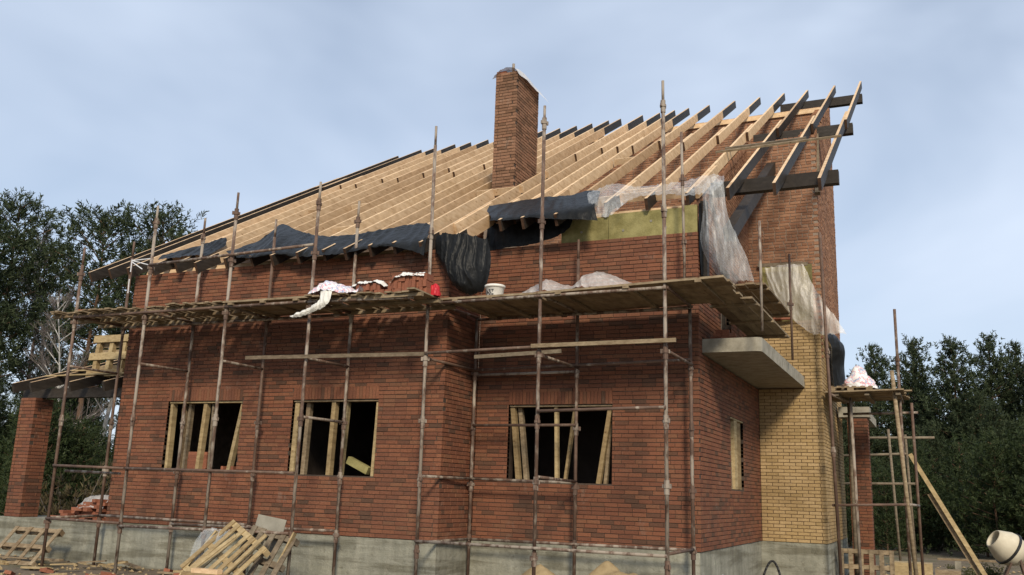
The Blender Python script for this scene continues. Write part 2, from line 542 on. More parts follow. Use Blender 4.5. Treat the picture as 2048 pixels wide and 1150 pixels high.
BD = 0.10                                            # depth of a facing brick
def lay(O, U, N, L, z0, nc, opens, cs=(0, 0), ce=(0, 0), course=C, blen=0.25, jv=0.008, top=None, rnd=None, jit=0.003, bond='stretcher'):
    """bricks of one wall as (origin, u0, u1, z0, z1, proud)"""
    rnd = rnd or RND
    O, U, N = Vector(O), Vector(U), Vector(N)
    out = []
    for k in range(nc):
        wav = rnd.uniform(-0.0015, 0.0015)
        za, zb = z0 + k * course + 0.0055 + wav, z0 + (k + 1) * course - 0.0055 + wav
        zc = (za + zb) / 2
        u, end = cs[k % 2], L - ce[k % 2]
        first = True
        hd = (blen - jv) / 2
        while u < end - 0.02:
            if bond == 'half':
                ln = (hd if k % 2 else blen) if first else blen
            elif bond == 'stretcher':
                ln = rnd.choice((blen, hd, blen * 0.75, blen * 0.3)) if first else blen
                if not first and rnd.random() < 0.04:
                    ln = hd
            else:
                ln = (blen if k % 3 else hd) if not first else rnd.choice((blen, hd))
                ln *= rnd.uniform(0.94, 1.06)
            first = False
            ub = min(u + ln, end)
            segs = [(u, ub)]
            for (oa, ob, oc, od) in opens:
                if oc < zc < od:
                    nsg = []
                    for s0, s1 in segs:
                        if s1 <= oa or s0 >= ob:
                            nsg.append((s0, s1))
                        else:
                            if s0 < oa: nsg.append((s0, oa))
                            if s1 > ob: nsg.append((ob, s1))
                    segs = nsg
            for s0, s1 in segs:
                if s1 - s0 < 0.025:
                    continue
                if top is not None and zb > top((s0 + s1) / 2):
                    continue
                dz_ = rnd.uniform(-0.0012, 0.0012)
                out.append((O, U, N, s0, s1, za + dz_, zb + dz_, rnd.uniform(-jit, jit)))
            u = ub + jv
    return out

def brick_geo(mb, br, ch=0.004, depth=BD, rough=0.0):
    O, U, N, a, b_, c_, d_, pr = br
    def P(u, t, z): return (O + U * u + N * (pr - t)).xy.to_3d() + V(0, 0, z)
    j = (lambda: RND.uniform(-rough, rough)) if rough else (lambda: 0.0)
    vv = [P(a + j(), depth, c_ + j()), P(b_ + j(), depth, c_), P(b_, depth, d_), P(a, depth, d_),
          P(a + j(), ch, c_ + j()), P(b_ + j(), ch, c_ + j()), P(b_ + j(), ch, d_ + j()), P(a + j(), ch, d_ + j()),
          P(a + ch + j(), 0, c_ + ch + j()), P(b_ - ch + j(), 0, c_ + ch + j()), P(b_ - ch + j(), 0, d_ - ch + j()), P(a + ch + j(), 0, d_ - ch + j())]
    mb.add(vv, [(0, 1, 5, 4), (1, 2, 6, 5), (2, 3, 7, 6), (3, 0, 4, 7), (4, 5, 9, 8), (5, 6, 10, 9), (6, 7, 11, 10), (7, 4, 8, 11), (8, 9, 10, 11)])

red, yellow = [], []
NC_L, NC_R = 70, 74
qA, qB = (0.0, 0.108), (0.108, 0.0)
sold = 0.26
oL = [(W1[0] - XL, W1[1] - XL, ZS, ZH + sold), (W2[0] - XL, W2[1] - XL, ZS, ZH + sold)]
oR = [(W3[0] - XM, W3[1] - XM, ZS, ZH + sold)]
SW = (2.68, 4.05)
oS = [(SW[0], SW[1], ZS, ZH), (0.28, YW, 3.455, 3.775), (1.95, 2.95, 3.7, 5.55)]
fronts = [
    ('brick_wall', lay((XL, YL, 0), (1, 0, 0), (0, -1, 0), XM - XL, 0, NC_L, oL, qB, qA), 'projecting'),
    ('brick_wall', lay((XM, YL, 0), (0, 1, 0), (1, 0, 0), -YL, 0, NC_L + 9, [], qB, (0, 0), top=lambda u: ztop(YL + u) - 0.30), 'return'),
    ('brick_wall', lay((XM, 0, 0), (1, 0, 0), (0, -1, 0), -XM, 0, NC_R, oR, (0.004, 0.004), qA), 'right'),
    ('brick_wall', lay((0, 0, 0), (0, 1, 0), (1, 0, 0), YW, 0, NC_R, oS, qB, (0.004, 0.004)), 'side'),
    ('brick_wall', lay((XL, 6.0, 0), (0, -1, 0), (-1, 0, 0), 6.0 - YL, 0, NC_L, [], (0, 0), qA), 'left end'),
]
geo = [((XL, YL), (1, 0), (0, -1), XM - XL, NC_L * C, oL), ((XM, YL), (0, 1), (1, 0), -YL, (NC_L - 1) * C, []),
       ((XM, 0), (1, 0), (0, -1), -XM, NC_R * C, oR), ((0, 0), (0, 1), (1, 0), YW, NC_R * C, oS),
       ((XL, 6.0), (0, -1), (-1, 0), 6.0 - YL, NC_L * C, [])]
walls = []
ENDS = {'projecting': (.013, .013), 'return': (.013, 0), 'right': (0, .013), 'side': (.013, 0), 'left end': (0, .013)}
for (nm, br, why), (O, U, N, L, zt, op) in zip(fronts, geo):
    op2 = [(a, b_, c_, (ZH if d_ == ZH + sold else d_)) for a, b_, c_, d_ in op]
    cb = core((*O, 0), (*U, 0), (*N, 0), L, 0.0, zt - 0.012, 0.012, 0.28, op2, *ENDS[why])
    w = cb.build('brick_wall', 'mortar', house)
    w['label'] = {'projecting': 'projecting red brick front wall with two window openings', 'return': 'narrow red brick return wall at the inner corner',
                  'right': 'recessed red brick front wall with one window opening', 'side': 'red brick side wall under the balcony', 'left end': 'red brick end wall beside the porch'}[why]
    walls.append(w)
    for q in br:
        red.append((q, w))
# soldier courses over the windows
for (xa, xb), y, w in ((W1, YL, walls[0]), (W2, YL, walls[0]), (W3, 0.0, walls[2])):
    nb = int(round((xb - xa) / 0.0735))
    st = (xb - xa) / nb
    for i in range(nb):
        red.append(((V(xa, y, 0), V(1, 0, 0), V(0, -1, 0), i * st + 0.004, (i + 1) * st - 0.004, ZH + 0.004, ZH + sold - 0.012, U_(-0.002, 0.002)), w))
# the 300 nearest whole bricks are objects of their own, the rest one mesh
def dist(q):
    O, U, N, a, b_, c_, d_, pr = q
    p = O + U * ((a + b_) / 2)
    return (V(p.x, p.y, (c_ + d_) / 2) - CAM).length
whole = sorted([t for t in red if abs(t[0][4] - t[0][3] - 0.25) < 1e-4 and t[1] in (walls[2], walls[3])], key=lambda t: dist(t[0]))[:300]
single = set(id(t) for t in whole)
def unit_brick(name, mat, ln=0.25, h=C - 0.011):
    mb = MB()
    brick_geo(mb, (V(0, 0, 0), V(1, 0, 0), V(0, -1, 0), -ln / 2, ln / 2, -h / 2, h / 2, 0.0))
    return mb.mesh(name, mat, V(0, 0, 0))
ub = unit_brick('brick', 'red_brick')
def place_brick(me, q, w, name='brick'):
    O, U, N, a, b_, c_, d_, pr = q
    o = bpy.data.objects.new(name, me)
    COL.objects.link(o)
    p = O + U * ((a + b_) / 2) + N * pr
    o.parent = w
    o.location = V(p.x, p.y, (c_ + d_) / 2) - WL[w.name]
    o.rotation_euler = (0, 0, math.atan2(U.y, U.x))
for t in whole:
    place_brick(ub, t[0], t[1])
mb = MB()
for t in red:
    if id(t) not in single:
        brick_geo(mb, t[0])
tag(mb.build('facing_bricks', 'red_brick', house), 'red and brown facing bricks of the house walls', kind='stuff')

# yellow brick wing
yb = lay((0, YW, 0), (1, 0, 0), (0, -1, 0), XW, 0, 66, [(0, 1.05, 3.455, 3.775)], (0.004, 0.004), qA, jv=0.014, bond='half')
yb2 = lay((XW, YW, 0), (0, 1, 0), (1, 0, 0), 4.6, 0, 66, [], qB, (0, 0), jv=0.014, bond='half')
wy = core((0.0, YW, 0), (1, 0, 0), (0, -1, 0), XW - 0.012, 0, 66 * C - 0.02, 0.012, 0.14, []).build('brick_wall', 'yellow_mortar', house)
wy['label'] = 'yellow brick wall beside the balcony'
wy2 = core((XW, YW + 0.13, 0), (0, 1, 0), (1, 0, 0), 4.5, 0, 66 * C - 0.02, 0.012, 0.14, []).build('brick_wall', 'yellow_mortar', house)
wy2['label'] = 'yellow brick return of the wing'
uy = unit_brick('yellow_brick', 'yellow_brick')
mb = MB()
cnt = 0
for q in yb:
    if abs(q[4] - q[3] - 0.25) < 1e-4 and cnt < 300:
        place_brick(uy, q, wy, 'yellow_brick'); cnt += 1
    else:
        brick_geo(mb, q)
for q in yb2:
    brick_geo(mb, q)
tag(mb.build('yellow_facing_bricks', 'yellow_brick', house), 'cut yellow bricks and the bricks of the wing return', kind='stuff')

# old common-brick structure behind the facing
RO = random.Random(5)
YO = 6.20
def common(O, U, N, L, z0, nc, opens=(), top=None, cs=(0, 0), ce=(0, 0)):
    return lay(O, U, N, L, z0, nc, list(opens), cs, ce, course=0.076, blen=0.25, jv=0.016, top=top, rnd=RO, jit=0.004, bond='mixed')
def under(y): return ztop(y) - RH * 1.156
mb = MB()
for q in common((-0.62, YO, 0), (1, 0, 0), (0, -1, 0), 2.10, 4.2, 74, top=lambda u: under(YO) - 0.02, ce=qA):
    brick_geo(mb, q, 0.006, 0.1, 0.004)
for q in common((1.48, YO, 0), (0, 1, 0), (1, 0, 0), 4.4, 4.9, 100, top=lambda u: under(YO + u) - 0.03, cs=qB):
    brick_geo(mb, q, 0.006, 0.1, 0.004)
for q in common((-0.16, 0.12, 0), (0, 1, 0), (1, 0, 0), 6.0, 5.45, 70, top=lambda u: under(0.12 + u) - 0.03):
    brick_geo(mb, q, 0.006, 0.1, 0.004)
for q in common((-8.5, 10.55, 0), (1, 0, 0), (0, -1, 0), 9.9, 7.6, 62):
    brick_geo(mb, q, 0.006, 0.1, 0.004)
# stepped, rough brick tops of the gable walls, following the slope
for (x0, x1, ya, yb_) in ((-0.52, -0.14, 0.15, 6.0), (1.08, 1.47, 6.3, 10.4), (-12.42, -12.05, -1.0, 10.3)):
    y = ya
    while y < yb_:
        st = 0.131
        nbk = 3
        for i in range(nbk):
            xa = x0 + i * (x1 - x0) / nbk
            xb_ = xa + (x1 - x0) / nbk - 0.01
            zt = under(y) - 0.035 + RO.uniform(-0.03, 0.012)
            mb.box(xa + RO.uniform(-.004, .004), xb_, y, y + st - 0.012, zt - 0.15, zt)
        y += st
tag(mb.build('common_bricks', 'common_brick', house), 'rough orange common bricks of the inner walls', kind='stuff')
cw = MB()
cw.box(-0.6, 1.40, YO + 0.012, YO + 0.36, 0, 5.0)
cw.box(-0.6, 1.468, YO + 0.012, YO + 0.36, 5.0, under(YO) - 0.06)
o = cw.build('inner_wall', 'light_mortar', house); o['label'] = 'common brick wall above the yellow brick'
cw = MB(); cw.box(1.1, 1.30, YO + 0.37, 10.5, 0, 5.0)
cw.prism([(1.1, YO + 0.37, 5.0), (1.1, 10.5, 5.0), (1.1, 10.5, under(10.5) - 0.08), (1.1, YO + 0.37, under(YO + 0.37) - 0.08)], (0.366, 0, 0))
cw.build('inner_wall', 'light_mortar', house)
cw = MB(); cw.prism([(-0.5, 0.31, 0), (-0.5, YO, 0), (-0.5, YO, under(YO) - 0.1), (-0.5, 0.31, under(0.31) - 0.1)], (0.32, 0, 0))
o = cw.build('inner_wall', 'light_mortar', house); o['label'] = 'common brick gable wall under the rafters'
cw = MB(); cw.prism([(-12.4, 0.31, 0), (-12.4, 10.5, 0), (-12.4, 10.5, under(10.5) - 0.1), (-12.4, 0.31, under(0.31) - 0.1)], (0.32, 0, 0))
cw.build('inner_wall', 'light_mortar', house)
cw = MB(); cw.box(-12.4, 1.39, 10.562, 10.95, 0, under(10.6) - 0.25)
cw.build('inner_wall', 'light_mortar', house)
# inside: floor slabs and a partition, unplastered, room shade put into their dark colour
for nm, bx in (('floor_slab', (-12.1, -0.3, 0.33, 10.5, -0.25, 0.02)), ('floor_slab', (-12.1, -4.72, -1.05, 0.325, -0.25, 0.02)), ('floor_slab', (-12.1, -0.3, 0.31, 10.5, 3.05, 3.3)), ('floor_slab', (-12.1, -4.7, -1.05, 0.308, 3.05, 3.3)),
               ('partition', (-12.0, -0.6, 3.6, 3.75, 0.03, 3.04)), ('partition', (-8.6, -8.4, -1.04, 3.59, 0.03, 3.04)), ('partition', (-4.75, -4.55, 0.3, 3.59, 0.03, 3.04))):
    MB().box(*bx).build(nm, 'inside_painted_shade', house)

# concrete plinth
mb = MB()
rc = 0.02
for bx in ((XL, XM - rc, YL + rc, 0.3), (XM - rc, 0.0 - rc, rc, 0.32), (-0.4, -rc + 0.001, 0.321, YW - 0.01), (-0.3, XW - rc, YW + rc, YW + 0.4), (XW - 0.4, XW - rc - 0.001, YW + 0.41, 10.9)):
    mb.box(bx[0], bx[1], bx[2], bx[3], -1.25, -0.004)
tag(mb.build('plinth', 'plinth_concrete', house), 'bare grey concrete plinth')
# terrace plinth on the left
mb = MB()
mb.box(-15.85, XL - 0.003, YL + 0.045, 5.0, -1.25, -0.02)
tag(mb.build('terrace', 'plinth_concrete', house), 'low concrete terrace on the left')

# balcony slab with a rounded outer corner
poly = [(-0.28, 0.3), (0.93, 0.3)]
for i in range(7):
    a = -math.pi / 2 + math.pi / 2 * i / 6
    poly.append((0.93 + 0.12 * math.cos(a), 0.42 + 0.12 * math.sin(a)))
poly += [(1.05, YW + 0.005), (-0.28, YW + 0.005)]
mb = MB()
mb.prism([(x, y, 3.49) for x, y in poly], (0, 0, 0.25))
tag(mb.build('balcony', 'slab_concrete', house), 'bare concrete balcony slab')
# balcony doorway posts
for (y0, y1) in ((1.97, 2.05), (2.86, 2.93)):
    MB().box(-0.2, -0.12, y0, y1, 3.75, 5.5).build('door_post', 'stained_wood', house)

# insulation boards above the facing brick
for (xa, xb_, zt) in ((-2.72, -1.75, 6.22), (-1.74, -0.30, 6.27), (-0.285, -0.02, 6.30)):
    mb = MB(); mb.box(xa, xb_, 0.07, 0.115, NC_R * C - 0.05, zt - 0.06)
    o = mb.build('insulation_panel', 'mineral_wool', house)
mb = MB(); mb.box(0.12, 1.3, 6.10, 6.15, 66 * C - 0.1, 6.45)
tag(mb.build('insulation_panel', 'mineral_wool', house), 'yellow mineral wool behind the hanging plastic')
MB().bar((0.05, 6.13, 6.50), (1.2, 6.13, 6.46), 0.08, 0.09).build('lintel_board', 'grey_board', house)
# old brick course between the rafter feet (wall plate level)
for (xa, xb_, yy, mat) in ((-4.3, -0.1, 0.16, 'new_pine'), (XL + 0.1, XM - 0.1, YL + 0.2, 'new_pine'), (-12.3, 1.4, 10.5, 'new_pine')):
    mb = MB(); mb.box(xa, xb_, yy, yy + 0.14, under(yy) - 0.16, under(yy) - 0.015)
    mb.build('wall_plate', mat, house)

# ---- rafters
RX = [-13.43, -12.96, -12.35, -11.67, -11.0, -10.33, -9.65, -8.95, -8.35, -7.72, -7.1, -6.55, -6.02, -5.50, -4.82, -4.22, -3.74,
      -3.26, -2.57, -1.75, -0.95, -0.19, 0.55, 1.38, 2.16]
CHY = (2.62, 3.95); CHX = (-5.56, -4.98)
def rafter_piece(name, x, y0, y1, dark0, dark1, alldark, rnd, dz=0.0, foot=False):
    """one sawn timber from y0 to y1; segments below dark0 and above dark1 are stained, the top edge stays bare"""
    ysx = [y0] + [q for q in (dark0, dark1) if y0 + 0.02 < q < y1 - 0.02] + [y1]
    mb = MB()
    nrm = V(0, -SL, 1).normalized()
    tl = rnd.uniform(-0.012, 0.012)
    for a, b_ in zip(ysx, ysx[1:]):
        mid = (a + b_) / 2
        dk = alldark or mid < dark0 or mid > dark1
        p = [V(x + tl * (a - y0) / 8, a, ztop(a) + dz), V(x + tl * (b_ - y0) / 8, b_, ztop(b_) + dz)]
        vv = []
        for c_ in p:
            for sx, dn in ((-1, 0), (1, 0), (1, 1), (-1, 1)):
                vv.append(c_ + V(sx * RW / 2, 0, 0) - nrm * (RH * dn))
        fs, ms = [(0, 1, 5, 4), (1, 2, 6, 5), (2, 3, 7, 6), (3, 0, 4, 7)], [0, 1 if dk else 0, 1 if dk else 0, 1 if dk else 0]
        if a == y0: fs.append((3, 2, 1, 0)); ms.append(2 if dk or foot else 0)
        if b_ == y1: fs.append((4, 5, 6, 7)); ms.append(2 if dk else 0)
        mb.add(vv, fs, ms)
    return mb.build(name, ['new_pine', 'stained_wood', 'brown_stained_wood'], house)
RR = random.Random(21)
for i, x in enumerate(RX):
    left = x < XM + 0.3
    ye = (-1.74 if left else -0.08) + RR.uniform(-0.09, 0.09)
    if left and abs(x + 4.22) < 0.1: ye = -1.52
    if -3.9 < x < -2.2: ye = -0.64 + RR.uniform(-.05, .03)
    if x > 0.3: ye = 0.05 + RR.uniform(-0.04, 0.04)
    t = (x + 13.43) / 15.6
    yt = 11.35 + 1.75 * t + RR.uniform(-0.08, 0.08)
    if i < 1: yt = 10.6
    verge = x < -12.7 or x > 0.3
    d0 = -1.15 if left else 0.45
    d1 = 10.3 + 0.45 * RR.random()
    lap = 5.6 + 0.9 * RR.random() if x < 0 else 6.05
    if CHX[0] - 0.05 < x < CHX[1] + 0.05:
        rafter_piece('rafter', x, ye, CHY[0] - 0.12, d0, d1, verge, RR)
        rafter_piece('rafter', x, CHY[1] + 0.12, yt, d0, d1, verge, RR)
        continue
    rafter_piece('rafter', x, ye, lap + 1.25, d0, d1, verge, RR)
    rafter_piece('rafter', x + RW + 0.004, lap, yt, d0, d1, verge, RR, foot=True)
    # a doubled foot on several of the right-hand rafters
    if not left and x < 0.2 and RR.random() < 0.8:
        rafter_piece('rafter', x + RW + 0.004, ye + 0.5, ye + 1.6 + RR.random(), d0, d1, False, RR, -0.012)
    # nailed cleat near the foot on the left side
    elif left and not verge and RR.random() < 0.35:
        rafter_piece('rafter', x + RW + 0.004, -0.9 + RR.random(), 0.6 + RR.random(), -3, d1, False, RR, -0.01)
# trimmers, noggings
nrm = V(0, -SL, 1).normalized()
def nogging(x0, x1, y, h=0.16, mat='new_pine'):
    c0 = V(x0, y, ztop(y)) - nrm * 0.1
    c1 = V(x1, y, ztop(y)) - nrm * 0.1
    MB().bar(c0, c1, 0.05, h, up=nrm).build('nogging', mat, house)
nogging(-5.92, -4.70, CHY[0] - 0.09)
nogging(-5.92, -4.70, CHY[1] + 0.09)
for i in range(3, len(RX) - 5):
    if RR.random() < 0.5 and not (-6.2 < RX[i] < -4.5):
        nogging(RX[i] + 0.10, RX[i + 1] - 0.032, RR.choice((0.25, 0.3, 2.6, 4.0)) + (0.6 if RX[i] > XM else 0), 0.15)
for i in range(17, 21):
    nogging(RX[i] + 0.032, RX[i + 1] - 0.032, 0.42 + 0.1 * (i % 2), 0.18)
# purlins of the right-hand overhang, sloping beam and struts
for (y, xe) in ((1.70, 2.36), (6.85, 2.33), (11.9, 2.32)):
    MB().box(-0.1, xe, y - 0.09, y + 0.09, under(y) - 0.28, under(y) - 0.012).build('purlin', 'stained_wood', house)
MB().bar((0.42, 0.75, 5.80), (0.42, 6.45, 9.15), 0.2, 0.26).build('brace', 'stained_wood', house)
MB().bar((0.06, 0.28, 4.6), (0.06, 0.28, 6.35), 0.12, 0.12, up=(0, 1, 0)).build('post', 'stained_wood', house)
MB().bar((1.5, 6.15, 8.2), (1.45, 6.8, 9.95), 0.12, 0.14).build('strut', 'grey_board', house)
# loose laths lying across the right-hand rafters
for (a, b_) in (((-0.40, 3.60), (2.28, 3.78)), ((-0.26, 3.93), (1.52, 4.05))):
    pa, pb = V(a[0], a[1], ztop(a[1]) + 0.028), V(b_[0], b_[1], ztop(b_[1]) + 0.028)
    tag(MB().bar(pa, pb, 0.07, 0.045, up=nrm).build('lath', 'old_board' if b_[0] > 2 else 'grey_board'),
        'long pale lath lying across the overhanging rafters' if b_[0] > 2 else 'shorter grey lath just behind the long pale lath on the rafters', 'lath')

# ---- chimney
CZ0, CZ1 = 7.0, 10.93
cx0, cx1, cy0, cy1 = CHX[0], CHX[1], CHY[0], CHY[1]
mb = MB(); mb.box(cx0 + 0.012, cx1 - 0.012, cy0 + 0.012, cy1 - 0.012, CZ0, CZ1 - 0.05)
chim = mb.build('chimney', 'mortar', house)
chim['label'] = 'tall brown brick chimney'
mb = MB()
ncz = int((CZ1 - CZ0) / C)
def chbr(O, U, N, L, cs, ce):
    for q in lay(O, U, N, L, CZ0, ncz, [], cs, ce):
        brick_geo(mb, q)
chbr((cx0, cy0, 0), (1, 0, 0), (0, -1, 0), cx1 - cx0, qA, qB)
chbr((cx1, cy0, 0), (0, 1, 0), (1, 0, 0), cy1 - cy0, qA, qB)
chbr((cx1, cy1, 0), (-1, 0, 0), (0, 1, 0), cx1 - cx0, qA, qB)
chbr((cx0, cy1, 0), (0, -1, 0), (-1, 0, 0), cy1 - cy0, qA, qB)
tag(mb.build('chimney_bricks', 'chimney_brick', chim), kind='stuff')
for (bx, by, rz) in ((cx0 + 0.13, cy0 + 0.08, 0.1), (cx1 - 0.15, cy0 + 0.22, 0.3), (cx1 - 0.12, cy0 + 0.62, 1.4)):
    d = V(math.cos(rz), math.sin(rz), 0) * 0.125
    c0 = V(bx, by, CZ1 + 0.02)
    MB().bar(c0 - d, c0 + d, 0.12, 0.065).build('brick', 'fresh_brick', chim)
MB().tube((-5.30, 3.05, CZ1 - 0.1), (-5.30, 3.05, CZ1 + 0.42), 0.035).build('pipe', 'scaffold_steel', chim)

# ---- window openings: rough boards and props
def window(label, boards):
    wroot = None
    for i, (p, q, w, h, mat) in enumerate(boards):
        o = MB().bar(p, q, w, h, up=(0, 1, 0) if abs(p[2] - q[2]) > 0.4 else (0, 0, 1))
        if i == 0:
            wroot = o.build('window_frame', mat, house)
            wroot['label'] = label
        else:
            o.build('board', mat, wroot)
PW, OB, GB = 'pallet_wood', 'old_board', 'grey_board'
yf = YL + 0.13
window('rough timber lining of the left window', [
    ((W1[0] + .01, yf, ZH - 0.02), (W1[1] - .01, yf, ZH - 0.02), 0.18, 0.03, PW),
    ((W1[0] + .06, yf, ZS), (W1[0] + .05, yf, ZH - .04), 0.07, 0.13, PW), ((W1[0] + .30, yf + .12, ZS), (W1[0] + .27, yf + .1, ZH - .04), 0.07, 0.12, OB),
    ((-10.17, yf, ZS), (-10.10, yf, ZH - .04), 0.09, 0.12, PW), ((-9.92, yf + .05, ZS), (-9.95, yf + .05, ZH - .04), 0.05, 0.1, GB),
    ((-9.36, yf, ZS), (-9.12, yf, ZH - .04), 0.08, 0.11, PW), ((-10.60, yf + .05, ZS), (-10.62, yf + .1, ZH - .04), 0.07, 0.1, OB)])
window('rough timber lining of the middle window', [
    ((W2[0] + .01, yf, ZH - 0.02), (W2[1] - .01, yf, ZH - 0.02), 0.18, 0.03, OB),
    ((-7.76, yf, ZS), (-7.74, yf, ZH - .04), 0.10, 0.12, PW), ((-7.58, yf + .1, ZS), (-7.55, yf + .1, ZH - .04), 0.09, 0.1, OB),
    ((-6.90, yf, ZS), (-6.87, yf, ZH - .04), 0.09, 0.12, PW), ((-6.66, yf + .05, ZS), (-6.60, yf + .05, ZH - .04), 0.05, 0.1, PW),
    ((-5.90, yf, ZS), (-5.86, yf, ZH - .04), 0.06, 0.12, PW)])
yf = 0.13
window('rough timber lining of the right-hand window', [
    ((W3[0] + .01, yf, ZH - 0.02), (W3[1] - .01, yf, ZH - 0.02), 0.18, 0.03, OB),
    ((-3.50, yf, ZS), (-3.66, yf, ZH - .04), 0.09, 0.11, PW), ((-3.38, yf + .1, ZS), (-3.55, yf + .1, ZH - .04), 0.08, 0.1, OB),
    ((-2.72, yf, ZS), (-2.76, yf, ZH - .04), 0.06, 0.1, PW), ((-2.58, yf + .05, ZS), (-2.40, yf + .05, ZH - .04), 0.05, 0.09, PW),
    ((-1.90, yf, ZS), (-1.68, yf, ZH - .04), 0.08, 0.1, PW), ((-1.80, yf + .1, ZS), (-1.66, yf + .1, ZH - .04), 0.06, 0.1, OB)])
xf = -0.07
window('pale boards standing in the narrow side window', [
    ((xf, SW[0] + .02, ZH - 0.02), (xf, SW[1] - .02, ZH - 0.02), 0.12, 0.03, PW),
    ((xf, 3.30, ZS + .01), (xf, 3.28, ZH - .04), 0.10, 0.28, PW), ((xf - .03, 3.80, ZS + .01), (xf - .03, 3.78, ZH - .04), 0.10, 0.34, PW),
    ((xf, 2.95, ZS + .01), (xf, 2.76, ZH - .04), 0.06, 0.06, OB)])
# mineral wool offcut lying in the middle window and bricks on the left sill
tag(MB().bar((-6.52, YL + .2, ZS + 0.30), (-6.05, YL + .2, ZS + 0.10), 0.12, 0.14).build('insulation_offcut', 'mineral_wool'),
    'yellow insulation offcut tilted in the middle window', 'insulation')

# dowel caps holding the mineral wool
for k, (x, z) in enumerate(((-2.3, 5.9), (-1.45, 5.86), (-0.9, 6.0), (-0.62, 5.85))):
    o = MB().tube((x, 0.071, z), (x, 0.062, z), 0.024, 10).build('dowel_cap', 'grey_sheet', house)
# ------------------------------------------------------------------ porch on the left
porch = root('porch', (-15.4, -1.0, 0), 'open timber porch on a square brick column left of the house', 'porch')
mb = MB(); mb.box(-15.69, -15.21, YL + 0.062, YL + 0.53, -0.02, 2.66)
col = mb.build('column', 'mortar', porch)
mb = MB()
def colbricks(mb, x0, x1, y0, y1, z0, nc):
    for O, U, N, L, a, b_ in (((x0, y0, 0), (1, 0, 0), (0, -1, 0), x1 - x0, qA, qB), ((x1, y0, 0), (0, 1, 0), (1, 0, 0), y1 - y0, qA, qB),
                              ((x1, y1, 0), (-1, 0, 0), (0, 1, 0), x1 - x0, qA, qB), ((x0, y1, 0), (0, -1, 0), (-1, 0, 0), y1 - y0, qA, qB)):
        for q in lay(O, U, N, L, z0, nc, [], a, b_):
            brick_geo(mb, q)
colbricks(mb, -15.70, -15.20, YL + 0.05, YL + 0.54, -0.018, 35)
tag(mb.build('column_bricks', 'red_brick', col), kind='stuff')
MB().box(-15.85, XL - 0.01, YL + 0.2, YL + 0.4, 2.685, 2.90).build('beam', 'stained_wood', porch)
PS = 0.33
for x, y0 in ((-15.6, -1.62), (-14.92, -1.70), (-13.72, -1.66), (-12.75, -1.6)):
    z0 = 2.80 + 0.0
    mb = MB(); mb.bar((x, y0, z0 + 0.06), (x, 4.0, z0 + 0.06 + PS * (4.0 - y0)), 0.06, 0.22)
    mb.build('rafter', 'stained_wood', porch)
    mb = MB(); mb.bar((x, y0 + .002, z0 + 0.178), (x, 4.0, z0 + 0.178 + PS * (4.0 - y0)), 0.056, 0.008)
    mb.build('rafter_edge', 'new_pine', porch)
for (x0, x1, y, dz) in ((-15.3, -12.6, -1.0, 0.0), (-15.1, -12.7, -0.45, 0.01), (-14.7, -12.9, 0.1, 0.0)):
    z = 3.005 + PS * (y + 1.62) + dz
    MB().bar((x0, y, z), (x1, y, z + 0.02), 0.14, 0.03).build('roof_board', 'pallet_wood', porch)

# ------------------------------------------------------------------ scaffold
scaf = root('scaffold', (-6.2, -2.4, -0.88), 'rusty steel tube scaffold standing along the front of the brick house', 'scaffold')
ST = 'scaffold_steel'
RP = 0.031
RS = random.Random(3)
def standard(parent, x, y, z0, z1, cup=(0.35, 2.35, 4.35, 6.3), lean=(0, 0), r=RP, spigot=True, mat=ST):
    mb = MB()
    top = V(x + lean[0], y + lean[1], z1)
    bot = V(x, y, z0)
    ax = (top - bot).normalized()
    if spigot and z1 > 5.5:
        mb.tube(bot, top - ax * 0.38, r)
        mb.tube(top - ax * 0.38, top, r * 0.78)
    else:
        mb.tube(bot, top, r)
    o = mb.build('standard', mat, parent, smooth=False)
    for p in o.data.polygons: p.use_smooth = len(p.vertices) == 4
    if z0 < -0.5:
        MB().box(x - 0.075, x + 0.075, y - 0.075, y + 0.075, z0 - 0.02, z0 + 0.012).build('base_plate', mat, o)
    for zc in cup:
        if z0 + 0.1 < zc < z1 - 0.3:
            c0 = bot + (top - bot) * ((zc - z0) / (z1 - z0))
            a = RS.uniform(0, 6.28)
            k = MB().tube(c0 - ax * 0.11, c0 + ax * 0.11, r * 1.36)
            k.tube(c0 - ax * 0.01 , c0 + ax * 0.03, r * 1.75)
            d = V(math.cos(a), math.sin(a), 0)
            k.bar(c0 + ax * 0.02 + d * r, c0 + ax * 0.02 + d * (r + 0.05), 0.03, 0.07)
            k.bar(c0 + ax * 0.02 - d * r, c0 + ax * 0.02 - d * (r + 0.04), 0.03, 0.06)
            k.build('coupler', mat, o)
    return o
def tube(parent, nm, p, q, r=0.026, mat=ST):
    o = MB().tube(p, q, r).build(nm, mat, parent)
    for f in o.data.polygons: f.use_smooth = len(f.vertices) == 4
    return o
FL, IL, FR, IR = -2.85, -1.62, -2.0, -0.32
FLX = [(-12.38, 5.65), (-10.42, 6.38), (-8.365, 6.44), (-6.435, 6.44)]
ILX = [(-12.35, 6.1), (-10.345, 6.46), (-8.40, 6.25), (-6.36, 6.44)]
FRX = [(-4.42, 7.61), (-2.24, 7.69), (-0.04, 7.82)]
IRX = [(-4.28, 4.2), (-2.18, 5.64), (-0.05, 4.2)]
for i, (x, z) in enumerate(FLX):
    standard(scaf, x, FL, -0.88, z, (0.0, 2.02, 4.02, 5.05, 6.0), (RS.uniform(-.03, .03), 0))
for i, (x, z) in enumerate(ILX):
    standard(scaf, x, IL, -0.88, z, (0.0, 1.05, 2.05, 4.1, 6.0), (RS.uniform(-.03, .03), 0))
for i, (x, z) in enumerate(FRX):
    standard(scaf, x, FR, -0.88, z, (-0.15, 1.05, 2.05, 3.15, 5.5, 7.35), ((-0.07, -0.03, -0.06)[i], 0))
